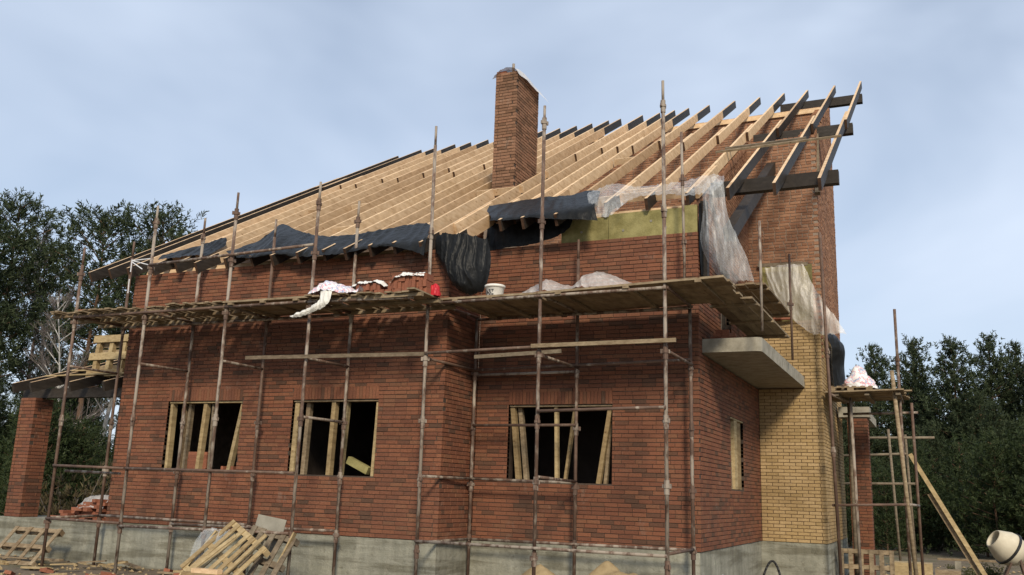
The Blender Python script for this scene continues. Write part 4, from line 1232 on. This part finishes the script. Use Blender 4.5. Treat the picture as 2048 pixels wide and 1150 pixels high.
# ------------------------------------------------------------------ loose bricks
lb = MB(); lb.box(-0.125, 0.125, -0.06, 0.06, 0, 0.065)
lbm = lb.mesh('loose_brick', 'fresh_brick', V(0, 0, 0))
def loose(x, y, z, rz, label, group, tilt=(0, 0)):
    o = bpy.data.objects.new('loose_brick', lbm)
    COL.objects.link(o)
    o.location = (x, y, z)
    o.rotation_euler = (tilt[0], tilt[1], rz)
    tag(o, label, 'brick', group)
for lay_i in range(6):
    for k in range(2):
        loose(-10.42 + k * 0.265 + U_(-.01, .01), -1.10, ZS + 0.004 + lay_i * 0.067, U_(-.04, .04), 'red brick in the pile standing on the left window sill', 'bricks on the left window sill')
for (x, z, r) in ((-9.55, 0.062, 1.5), (-9.42, 0.062, 1.6), (-9.30, 0.062, 1.55)):
    loose(x, -1.12, ZS + z, r, 'red brick on edge at the right end of the left window sill', 'bricks on the left window sill, right end', (math.pi / 2, 0))
gl = ('loose red brick in the long stack on the left front deck', 'bricks stacked on the left deck')
for lay_i in range(3):
    x0, x1 = ((-5.85, -4.2), (-5.66, -4.2), (-4.92, -4.24))[lay_i]
    x = x0
    while x < x1:
        if not (lay_i == 1 and (-5.2 < x < -5.05 or RND.random() < 0.06)):
            loose(x, -2.42 + U_(-.03, .03), 4.306 + 0.123 * lay_i, math.pi / 2 + U_(-.05, .05), *gl, tilt=(math.pi / 2 + U_(-.04, .04), 0))
        x += 0.070 + U_(0, .006)
for (x, y, z, r) in ((-8.05, -2.2, 4.255, .2), (-7.85, -2.15, 4.255, 1.2), (-7.6, -2.2, 4.255, .1), (-7.95, -2.15, 4.322, .3), (-6.9, -2.1, 4.255, .4), (-6.75, -2.3, 4.255, 1.5)):
    loose(x, y, z, r, 'loose red brick among the few lying on the third deck from the left', 'bricks on the third deck')
for (x, y, z, r) in ((-12.75, -2.5, 4.26, .1), (-12.5, -2.45, 4.26, 1.3), (-12.62, -2.48, 4.327, .3), (-12.4, -2.3, 4.26, .5)):
    loose(x, y, z, r, 'loose red brick in the small heap on the leftmost deck', 'bricks on the leftmost deck')
for (x, y, z, r) in ((-2.35, -1.5, 4.275, .2), (-2.1, -1.35, 4.275, 1.0), (-1.7, -1.4, 4.285, .3), (-1.65, -1.3, 4.352, .1), (-1.35, -1.35, 4.29, .4), (-1.4, -1.3, 4.357, .9), (-0.75, -1.6, 4.31, .3), (-0.6, -1.55, 4.31, .7), (-2.2, -1.35, 4.342, .6)):
    loose(x, y, z, r, 'loose red brick under the crumpled plastic on the right-hand deck', 'bricks on the right deck')
TB = ('loose red brick in the heap on the concrete terrace left of the house', 'bricks heaped on the terrace')
RT = random.Random(9)
for lay_i in range(7):
    for k in range(17 - 2 * lay_i):
        x = -14.35 + 0.22 * lay_i + k * 0.128 + RT.uniform(-.03, .03)
        if x < XL - 0.15:
            loose(x, -1.02 + RT.uniform(-.18, .18), -0.016 + 0.067 * lay_i * 1.0 + (0.0), RT.choice((0, 0.1, 1.5, 1.6)) + RT.uniform(-.1, .1), *TB)
for (x, z, r) in ((0.12, 3.745, 0.1), (0.3, 3.745, 0.15), (0.16, 3.812, 0.2), (0.32, 3.812, 0.05), (0.2, 3.879, .1)):
    loose(x + .1, 0.62, z, r, 'loose red brick stacked on the balcony corner by the side wall', 'bricks on the balcony')
for (x, y, z, r, t) in ((0.55, 5.9, 5.09, 1.4, 1.2), (0.42, 5.95, 5.09, .2, 0), (0.7, 5.93, 5.09, .3, 0), (0.5, 5.95, 5.16, .1, 0)):
    loose(x, y, z, r, 'loose brick on top of the yellow brick wall', 'bricks on the yellow wall')
sheet('clear_film', [[(-13.72, -0.7, 0.30), (-13.45, -0.7, 0.46), (-13.1, -0.7, 0.52), (-12.7, -0.7, 0.50)], [(-13.74, -0.95, 0.30), (-13.5, -0.98, 0.48), (-13.1, -1.0, 0.53), (-12.7, -1.0, 0.50)],
                     [(-13.74, -1.12, 0.12), (-13.45, -1.22, 0.24), (-13.1, -1.26, 0.28), (-12.7, -1.26, 0.24)]], 'milky_film', 'pale plastic sheet over the brick heap on the terrace', 'film', 6, 0.03, 3, 15)

# ------------------------------------------------------------------ pallets
def pallet(label, loc, rot, w=1.2, d=0.8, mat='pallet_wood', nb=6, group='wooden pallets', seed=0):
    p = root('pallet', loc, label, 'pallet', group, rot)
    r_ = random.Random(seed)
    for i in range(nb):
        x = -w / 2 + 0.05 + i * (w - 0.1) / (nb - 1)
        MB().bar((x + r_.uniform(-.01, .01), -d / 2, 0.133), (x + r_.uniform(-.015, .015), d / 2, 0.133), 0.10, 0.022).build('deck_board', mat, p)
    for y in (-d / 2 + 0.05, 0, d / 2 - 0.05):
        MB().bar((-w / 2, y, 0.111), (w / 2, y, 0.111), 0.10, 0.022).build('stringer_board', mat, p)
        MB().bar((-w / 2, y, 0.011), (w / 2, y, 0.011), 0.10, 0.022).build('bottom_board', mat, p)
        for x in (-w / 2 + 0.07, 0, w / 2 - 0.07):
            MB().box(x - 0.07, x + 0.07, y - 0.05, y + 0.05, 0.0225, 0.0995).build('block', mat, p)
    return p
R_ = math.radians
def lean(yaw, tilt, spin):
    return (Matrix.Rotation(R_(yaw), 3, 'Z') @ Matrix.Rotation(R_(tilt), 3, 'X') @ Matrix.Rotation(R_(spin), 3, 'Z')).to_euler()
pallet('big pale pallet leaning against the scaffold in front of the plinth', (-7.42, -3.26, -0.44), lean(-6, 50, -24), 1.35, 1.15, 'pallet_wood', 7, seed=1)
pallet('grey pallet half hidden behind the big pale pallet', (-6.86, -3.02, -0.42), lean(4, 62, -12), 1.0, 1.05, 'grey_board', 5, seed=2)
pallet('brown pallet tilted against the terrace at the far left', (-13.85, -2.05, -0.62), (R_(48), R_(0), R_(2)), 1.35, 0.95, 'old_board', 4, seed=3)
pr = root('pallet', (-13.72, -0.78, 3.22), 'pale thick-boarded pallet standing upright on the porch roof', 'pallet', 'wooden pallets', (R_(-5), 0, R_(3)))
for z in (0.06, 0.46, 0.88):
    MB().bar((-0.52 + U_(-.04, .04), 0, z), (0.56, 0, z + U_(-.02, .02)), 0.03, 0.17).build('deck_board', 'pallet_wood', pr)
for x in (-0.36, 0.02, 0.40):
    MB().bar((x, 0.075, -0.02), (x + U_(-.03, .03), 0.075, 0.98), 0.11, 0.11, up=(0, 1, 0)).build('stringer', 'pallet_wood', pr)
for z in (0.16, 0.55, 0.8):
    MB().bar((-0.5, 0.15, z), (0.55, 0.15, z), 0.03, 0.2).build('back_board', 'old_board', pr)
pallet('pallet lying on the deck of the small right-hand scaffold', (2.0, 6.75, 3.41), (0, 0, R_(4)), 0.95, 0.8, 'old_board', 6, seed=5)
pallet('pallet standing on edge at the foot of the yellow wing', (2.1, 7.6, -0.55), (R_(80), 0, R_(6)), 1.2, 0.8, 'old_board', 6, seed=6)
tag(MB().box(-7.85, -6.45, -3.86, -3.72, -0.93, -0.58).build('timber_beam', 'pallet_wood'), 'thick sawn beam lying in front of the big pale pallet', 'beam')
tag(MB().bar((-7.65, -3.79, -0.545), (-7.1, -3.78, -0.545), 0.13, 0.07).build('timber_block', 'new_pine'), 'short orange timber block resting on the thick beam', 'block')
tag(MB().bar((-8.55, -3.25, -0.86), (-7.95, -2.98, 0.05), 0.03, 0.10, up=(0, 1, 0)).build('leaning_board', 'pallet_wood'), 'narrow board leaning at the left side of the big pale pallet', 'board')
tag(MB().bar((-6.62, -3.2, -0.86), (-6.30, -2.92, 0.10), 0.03, 0.09, up=(0, 1, 0)).build('leaning_board', 'pallet_wood'), 'narrow board leaning at the right side of the big pale pallet', 'board')
tag(MB().bar((-7.05, -2.80, -0.25), (-6.98, -2.70, 0.33), 0.012, 0.56, up=(0.97, 0.2, 0)).build('sheet_panel', 'grey_sheet'), 'square grey sheet standing behind the big pale pallet', 'panel')
sheet('clear_film', [[(-8.35, -2.95, 0.02), (-8.1, -2.92, 0.10), (-7.7, -2.94, 0.05)], [(-8.42, -3.05, -0.2), (-8.1, -3.1, -0.1), (-7.75, -3.1, -0.12)], [(-8.4, -3.15, -0.55), (-8.12, -3.2, -0.5), (-7.85, -3.2, -0.45)]],
      'clear_film', 'clear plastic tangled at the upper left of the big pale pallet', 'film', 6, 0.04, 3, 16)
for k, (a, b_, lab) in enumerate((((-7.95, -3.75, -0.70), (-7.25, -3.30, 0.02), 'loose board lying slanted on the left half of the big pale pallet'),
                                 ((-7.15, -3.72, -0.66), (-6.62, -3.28, 0.06), 'loose board lying slanted on the right half of the big pale pallet'),
                                 ((-8.35, -3.7, -0.80), (-7.2, -3.95, -0.74), 'loose board lying level at the foot of the big pale pallet'))):
    tag(MB().bar(a, b_, 0.085, 0.022, up=(0, -0.7, 0.7)).build('loose_board', 'pallet_wood' if k < 2 else 'old_board'), lab, 'board')
# ------------------------------------------------------------------ debris on the ground
RD = random.Random(17)
for i in range(26):
    x = RD.uniform(-14.2, -9.3)
    y = RD.uniform(-4.6, -1.75)
    a = RD.uniform(-0.5, 0.5)
    ln = RD.uniform(0.3, 1.1)
    dv = V(math.cos(a), math.sin(a), 0) * ln / 2
    z = ground_z(x, y) + RD.uniform(0.03, 0.16)
    o = MB().bar(V(x, y, z) - dv, V(x, y, z + RD.uniform(-.05, .08)) + dv, RD.uniform(.05, .13), RD.uniform(.02, .04)).build('wood_offcut', RD.choice(('old_board', 'pallet_wood', 'grey_board')))
    tag(o, 'wood offcut scattered on the ground in front of the left plinth', 'offcut', 'wood offcuts on the ground')
for i in range(16):
    x, y = RD.uniform(-14.5, -9.0), RD.uniform(-4.4, -1.6)
    loose(x, y, ground_z(x, y) + 0.0, RD.uniform(0, 3), 'broken brick lying among the wood offcuts on the ground', 'bricks on the ground', (RD.uniform(-.3, .3), RD.uniform(-.3, .3)))
def stones(n, x0, x1, y0, y1, smin, smax, mat, nm, lab):
    mb = MB()
    for i in range(n):
        x, y = RD.uniform(x0, x1), RD.uniform(y0, y1)
        s = RD.uniform(smin, smax)
        c0 = V(x, y, ground_z(x, y) + s * 0.3)
        vv = [c0 + V(a * s * RD.uniform(.6, 1.2), b_ * s * RD.uniform(.6, 1.2), c_ * s * RD.uniform(.4, .8)) for a, b_, c_ in ((1, 0, 0), (-1, 0, 0), (0, 1, 0), (0, -1, 0), (0, 0, 1), (0, 0, -1))]
        mb.add(vv, [(0, 2, 4), (2, 1, 4), (1, 3, 4), (3, 0, 4), (2, 0, 5), (1, 2, 5), (3, 1, 5), (0, 3, 5)])
    tag(mb.build(nm, mat), lab, 'rubble', kind='stuff')
stones(900, -16, 4.5, -5.5, -1.4, 0.02, 0.07, 'sand', 'rubble', 'loose earth clods and rubble in front of the house')
stones(350, 1.6, 8, 4, 16, 0.03, 0.08, 'sand', 'rubble', 'loose rubble on the ground right of the house')
def heap(name, label, cx, cy, rx, ry, h, mat, seed, n=34):
    mb = MB()
    for j in range(n + 1):
        for i in range(n + 1):
            u, v_ = i / n * 2 - 1, j / n * 2 - 1
            d2 = math.hypot(u, v_)
            x, y = cx + u * rx, cy + v_ * ry
            z = ground_z(x, y) - 0.05 + h * max(0, 1 - d2) ** 0.8 * (1 + 0.35 * noise.noise(V(x * 3, y * 3, seed))) + 0.03 * noise.noise(V(x * 9, y * 9, seed)) * max(0, 1 - d2)
            mb.v.append(V(x, y, z))
    for j in range(n):
        for i in range(n):
            a = j * (n + 1) + i
            mb.f.append([a, a + 1, a + n + 2, a + n + 1]); mb.m.append(0)
    return tag(mb.build(name, mat, smooth=True), label, 'heap')
heap('sand_heap', 'pale sand heap against the plinth under the right-hand window', -1.25, -0.75, 0.95, 0.7, 0.78, 'sand', 1)
heap('sand_heap', 'lower sand heap left of the other one at the plinth', -2.65, -0.75, 0.75, 0.65, 0.58, 'sand', 2)
# hose, small bag by the plinth
pts = [V(0.5 + 0.5 * t, 2.5 + 0.2 * math.sin(t * 3), -0.85 + 0.62 * math.sin(math.pi * t)) for t in [i / 16 for i in range(17)]]
mb = MB()
for a, b_ in zip(pts, pts[1:]):
    mb.tube(a, b_, 0.022, 8)
tag(mb.build('hose', 'black_rubber', smooth=True), 'black hose arching up from the ground by the side plinth', 'hose')
sack('sack', 'small printed bag lying by the plinth corner', (0.55, -0.6, -0.72), 0.24, 0.16, 0.36, 'printed_sack', 9)
# concrete mixer at the far right
mx = root('concrete_mixer', (5.15, 10.0, -0.87), 'cream concrete mixer standing at the right edge', 'mixer')
ax = V(-0.75, -0.35, 0.55).normalized()
mb = MB(); mb.lathe((5.2, 10.0, -0.05), [(0.0, -0.38), (0.22, -0.36), (0.36, -0.18), (0.40, 0.0), (0.38, 0.14), (0.24, 0.42), (0.22, 0.44), (0.2, 0.42), (0.32, 0.12)], 26, ax)
mb.build('drum', 'cream_paint', mx, smooth=True)
mb = MB(); mb.lathe((5.2, 10.0, -0.05), [(0.402, -0.03), (0.425, -0.03), (0.425, 0.03), (0.402, 0.03)], 26, ax)
mb.build('ring_gear', 'black_rubber', mx)
for a, b_ in (((5.0, 9.75, -0.87), (5.3, 9.8, -0.2)), ((5.55, 9.75, -0.87), (5.4, 9.8, -0.2)), ((5.0, 10.4, -0.87), (5.3, 10.3, -0.2)), ((5.55, 10.4, -0.87), (5.4, 10.3, -0.2))):
    MB().tube(a, b_, 0.028).build('leg', ST, mx)
MB().tube((5.35, 9.7, -0.2), (5.35, 10.4, -0.2), 0.03).build('yoke', ST, mx)
MB().box(5.45, 5.75, 9.85, 10.2, -0.25, 0.1).build('motor_box', 'grey_sheet', mx)
tag(MB().bar((3.6, 11.5, -0.45), (6.6, 11.3, -0.40), 0.2, 0.05).build('plank_bench', 'old_board'), 'low plank lying level at the far right under the mixer', 'plank')
tag(MB().box(4.0, 4.15, 11.3, 11.5, -0.9, -0.476).build('block', 'slab_concrete'), 'left concrete block carrying the low plank', 'block')
tag(MB().box(6.0, 6.15, 11.3, 11.5, -0.9, -0.47).build('block', 'slab_concrete'), 'right concrete block carrying the low plank', 'block')
tag(MB().box(2.6, 3.5, 8.2, 8.9, -0.9, -0.42).build('crate', 'pallet_wood'), 'plain wooden crate standing behind the upright pallet', 'crate')
tag(MB().box(3.55, 4.1, 8.4, 9.0, -0.9, -0.55).build('crate', 'old_board'), 'lower brown crate right of the plain wooden crate', 'crate')

# ------------------------------------------------------------------ trees
def tuft(mb, c0, d, size, rnd, n=9, w=0.045):
    d = d.normalized()
    s = d.cross(V(0.3, 0.2, 1)).normalized()
    t = d.cross(s)
    for i in range(n):
        a = rnd.uniform(0, 6.283)
        sp = rnd.uniform(0.25, 1.0)
        dd = (d + (s * math.cos(a) + t * math.sin(a)) * sp).normalized()
        side = dd.cross(V(rnd.uniform(-1, 1), rnd.uniform(-1, 1), rnd.uniform(-1, 1))).normalized() * (w * rnd.uniform(.7, 1.3))
        st = c0 + dd * (size * 0.1)
        mb.add([st - side * 0.6, st + side * 0.6, c0 + dd * size * rnd.uniform(.75, 1.15)], [(0, 1, 2)])
def shoot(mb, c0, d, L, rnd, n=15, nl=0.13, w=0.022):
    d = d.normalized()
    s_ = d.cross(V(0.3, 0.2, 1)).normalized()
    t_ = d.cross(s_)
    for i in range(n):
        a = rnd.uniform(0, 6.283)
        f = rnd.random()
        dd = (d * rnd.uniform(.5, 1.2) + (s_ * math.cos(a) + t_ * math.sin(a))).normalized()
        side = dd.cross(V(rnd.uniform(-1, 1), rnd.uniform(-1, 1), rnd.uniform(-1, 1))).normalized() * w
        st = c0 + d * (L * f)
        ln = nl * rnd.uniform(.8, 1.3) * (1.15 - 0.45 * f)
        mb.add([st - side, st + side, st + dd * ln + side * .5, st + dd * ln - side * .5], [(0, 1, 2, 3)])
def pine_meshes(seed, h, crown0, rad, nbr, dens, needle, droop=0.15, top='round', tw=0.05):
    rnd = random.Random(seed)
    tr, cr_ = MB(), MB()
    pts = [V(noise.noise(V(seed, i * 0.4, 0)) * 0.25 * (i / 8), noise.noise(V(0, i * 0.4, seed)) * 0.25 * (i / 8), h * i / 8) for i in range(9)]
    for i in range(8):
        tr.tube(pts[i], pts[i + 1], 0.17 * h / 13 * (1 - i / 8.6), 8, 0.17 * h / 13 * (1 - (i + 1) / 8.6), cap=False)
    def trunk(z):
        k = min(7.999, z / h * 8)
        i = int(k)
        return pts[i].lerp(pts[i + 1], k - i)
    for b_ in range(nbr):
        t = (b_ + rnd.random()) / nbr
        z = h * (crown0 + (1 - crown0) * t ** 0.9)
        if top == 'round':
            prof = math.sin(math.pi * min(1, 0.18 + 0.80 * t)) ** 0.7
        else:
            prof = min(0.85, 1.08 * (1 - t) ** 0.95) + 0.05
        L = rad * prof * rnd.uniform(0.55, 1.2)
        az = b_ * 2.399 + rnd.uniform(-.5, .5)
        up = rnd.uniform(0.05, 0.5) + 0.6 * t
        d = V(math.cos(az), math.sin(az), up - droop).normalized()
        p0 = trunk(z)
        p1 = p0 + d * L
        tr.tube(p0, p1, 0.035 * h / 13, 5, 0.012, cap=False)
        nt = max(3, int(dens * L))
        for k in range(nt):
            f = rnd.uniform(0.3, 1.0) ** 0.7
            q = p0.lerp(p1, f)
            q += V(rnd.gauss(0, 1), rnd.gauss(0, 1), rnd.gauss(0, 0.55)) * (0.20 + 0.13 * L)
            dd = (d * 0.7 + V(rnd.uniform(-.35, .35), rnd.uniform(-.35, .35), rnd.uniform(0.3, 1.0)))
            shoot(cr_, q, dd, needle * rnd.uniform(.8, 1.5), rnd, 14, needle * 0.5, tw)
    for k in range(14):
        tuft(cr_, trunk(h) + V(rnd.gauss(0, .12), rnd.gauss(0, .12), rnd.uniform(-.7, .1)), V(rnd.uniform(-.3, .3), rnd.uniform(-.3, .3), 1), needle * 1.3, rnd, 9, tw)
    return tr, cr_
def tree_proto(name, tr, cr_, mt, mc, crown_name='crown'):
    r = bpy.data.objects.new(name, None)
    a = bpy.data.objects.new('trunk', tr.mesh('trunk', mt, V(0, 0, 0)))
    b_ = bpy.data.objects.new(crown_name, cr_.mesh(crown_name, mc, V(0, 0, 0)))
    a.parent = r; b_.parent = r
    return [r, a, b_]
def put(proto, x, y, s, rz, label, cat, group, sz=None):
    r, *parts = proto
    c_ = r.copy()
    COL.objects.link(c_)
    c_.location = (x, y, ground_z(x, y) - 0.05)
    c_.scale = (s, s, sz or s)
    c_.rotation_euler = (0, 0, rz)
    tag(c_, label, cat, group)
    for p in parts:
        q = p.copy(); COL.objects.link(q); q.parent = c_
pinesA = [tree_proto('pine_tree', *pine_meshes(100 + i, 13.0, 0.42, 2.4, 40, 13, 0.42, 0.10, 'round', 0.024), 'pine_bark', 'pine_needles') for i in range(4)]
pinesB = [tree_proto('pine_tree', *pine_meshes(200 + i, 11.0, 0.12, 2.6, 84, 20, 0.34, 0.2, 'cone', 0.025), 'pine_bark', 'pine_needles') for i in range(4)]
young = [tree_proto('young_pine', *pine_meshes(300 + i, 3.4, 0.04, 1.1, 44, 36, 0.20, 0.1, 'cone', 0.013), 'pine_bark', 'young_needles') for i in range(3)]
def birch_meshes(seed, h):
    rnd = random.Random(seed)
    tr, tw = MB(), MB()
    p = V(0, 0, 0); d = V(rnd.uniform(-.06, .06), rnd.uniform(-.06, .06), 1)
    nodes = [p]
    for i in range(9):
        q = p + d.normalized() * h / 9
        tr.tube(p, q, 0.12 * (1 - i / 9.6), 8, 0.12 * (1 - (i + 1) / 9.6), cap=False)
        d = d + V(rnd.uniform(-.07, .07), rnd.uniform(-.07, .07), 0)
        p = q; nodes.append(q)
    def twig(a, dd, L, r, lev):
        b_ = a + dd * L
        (tr if lev == 0 else tw).tube(a, b_, r, 4 if lev else 5, r * 0.5, cap=False)
        if lev < 3:
            for k in range((6, 6, 5)[lev]):
                f = rnd.uniform(.3, 1)
                d2 = (dd + V(rnd.uniform(-.7, .7), rnd.uniform(-.7, .7), rnd.uniform(-.25, .6))).normalized()
                twig(a.lerp(b_, f), d2, L * rnd.uniform(.35, .6), r * 0.5, lev + 1)
    for k in range(24):
        t = rnd.uniform(.25, .98)
        i = int(t * 9)
        a = nodes[i].lerp(nodes[min(9, i + 1)], t * 9 - i)
        az = rnd.uniform(0, 6.28)
        twig(a, V(math.cos(az), math.sin(az), rnd.uniform(.6, 1.5)).normalized(), 2.3 * (1.15 - t * .75), 0.028, 0)
    return tr, tw
birches = [tree_proto('birch_tree', *birch_meshes(400 + i, 12.0), 'birch_bark', 'twig', 'crown') for i in range(2)]
def bush_meshes(seed, mat):
    rnd = random.Random(seed)
    tr, cr_ = MB(), MB()
    for k in range(26):
        az, L = rnd.uniform(0, 6.28), rnd.uniform(.7, 1.9)
        d = V(math.cos(az) * .6, math.sin(az) * .6, rnd.uniform(.5, 1.4)).normalized()
        a = V(rnd.uniform(-.3, .3), rnd.uniform(-.3, .3), 0)
        tr.tube(a, a + d * L, 0.018, 4, 0.006, cap=False)
        for q in range(16):
            f = rnd.uniform(.2, 1.05)
            tuft(cr_, a + d * L * f + V(rnd.gauss(0, .16), rnd.gauss(0, .16), rnd.gauss(0, .12)), d + V(rnd.uniform(-.6, .6), rnd.uniform(-.6, .6), .3), 0.2, rnd, 6, 0.035)
    return tr, cr_
bush_g = [tree_proto('bush', *bush_meshes(500 + i, 0), 'twig', 'weed_leaves', 'foliage') for i in range(2)]
bush_d = [tree_proto('bush', *bush_meshes(510 + i, 0), 'twig', 'dry_leaves', 'foliage') for i in range(2)]

def kx(k, y): return CAM.x + k * (y - CAM.y)
# the tall trees whose tops stand against the sky on the left, seen from left to right
L1 = [(-1.46, 8.0, 12.4, 'p', 'tall pine cut by the left edge of the view'), (-1.375, 10.0, 14.0, 'p', 'tallest pine with a broad crown at the far left above the porch'),
      (-1.295, 15.0, 13.4, 'p', 'slimmer pine just right of the tallest pine at the far left'), (-1.235, 13.5, 13.2, 'b', 'bare birch between the tallest pine and the next pine'),
      (-1.172, 12.0, 13.6, 'p', 'pine with a ragged top above the left end of the leftmost deck'), (-1.125, 14.5, 13.4, 'b', 'bare birch right of the ragged-topped pine'),
      (-1.045, 13.0, 13.6, 'p', 'rounded pine just above the left verge of the roof'), (-1.09, 17.0, 12.6, 'p', 'pine half hidden left of the rounded pine at the roof verge'),
      (-0.965, 16.0, 13.6, 'b', 'bare birch whose top shows just over the left verge of the roof'), (-1.20, 9.5, 9.0, 'b', 'low pale-stemmed birch below the left verge')]
RB = random.Random(31)
for i, (k, y, h, ty, lab) in enumerate(L1):
    if ty == 'p':
        s = h / 13.6
        put(pinesA[i % 4], kx(k, y), y, s, RB.uniform(0, 6.28), lab, 'tree', 'trees behind the left end of the house')
    else:
        put(birches[i % 2], kx(k, y), y, h / 12.0, RB.uniform(0, 6.28), lab, 'tree', 'trees behind the left end of the house')
for i in range(22):
    k, y = RB.uniform(-1.75, -0.9), RB.uniform(16, 34)
    h = (y + 16.25) * 0.235 * RB.uniform(.8, 1.0)
    put(pinesB[i % 4], kx(k, y), y, min(h, 13) / 11.0, RB.uniform(0, 6.28), 'dark pine in the thick wood behind the left end of the house', 'tree', 'pines in the left wood')
for i in range(26):
    k, y = RB.uniform(-1.55, -1.0), RB.uniform(2, 14)
    pr = RB.choice(young + young + bush_d)
    put(pr, kx(k, y), y, RB.uniform(.8, 1.35), RB.uniform(0, 6.28), *(('young pine in the green thicket left of the house', 'tree', 'young pines left of the house') if pr in young else ('brown leafed bush in the thicket left of the house', 'bush', 'bushes left of the house')))
# right-hand forest edge, seen from left to right
names = ['first', 'second', 'third', 'fourth', 'fifth', 'sixth', 'seventh', 'eighth']
for i, (k, h) in enumerate(((-0.075, 8.6), (-0.055, 10.3), (-0.018, 10.9), (0.018, 10.3), (0.05, 10.6), (0.072, 10.4), (0.10, 10.0), (0.14, 10.6))):
    y = 38 + (i % 3) * 1.6
    put(pinesB[i % 4], kx(k, y), y, (h + 0.1) / 11.0, RB.uniform(0, 6.28), f'{names[i]} pine from the left among the tops of the right-hand forest edge', 'tree', 'pines at the right-hand forest edge')
for i in range(50):
    k, y = RB.uniform(-0.16, 0.34), RB.uniform(29, 54)
    h = (y + 16.25) * 0.156 * RB.uniform(.62, 1.0)
    put(pinesB[i % 4], kx(k, y), y, h / 11.0, RB.uniform(0, 6.28), 'dark pine in the dense wood on the right', 'tree', 'pines in the right-hand wood')
for i in range(26):
    k, y = RB.uniform(-0.10, 0.22), RB.uniform(19, 33)
    pr = RB.choice(young + young + bush_g)
    put(pr, kx(k, y), y, RB.uniform(.8, 1.4), RB.uniform(0, 6.28), *(('young pine standing low in front of the right-hand wood', 'tree', 'young pines before the right-hand wood') if pr in young else ('green leafed bush in front of the right-hand wood', 'bush', 'bushes before the right-hand wood')))
for i in range(9):
    x, y = RB.uniform(3.6, 6.5), RB.uniform(8.5, 13)
    put(RB.choice(bush_g), x, y, RB.uniform(.16, .3), RB.uniform(0, 6.28), 'low green weed on the ground near the mixer', 'weed', 'weeds on the right')
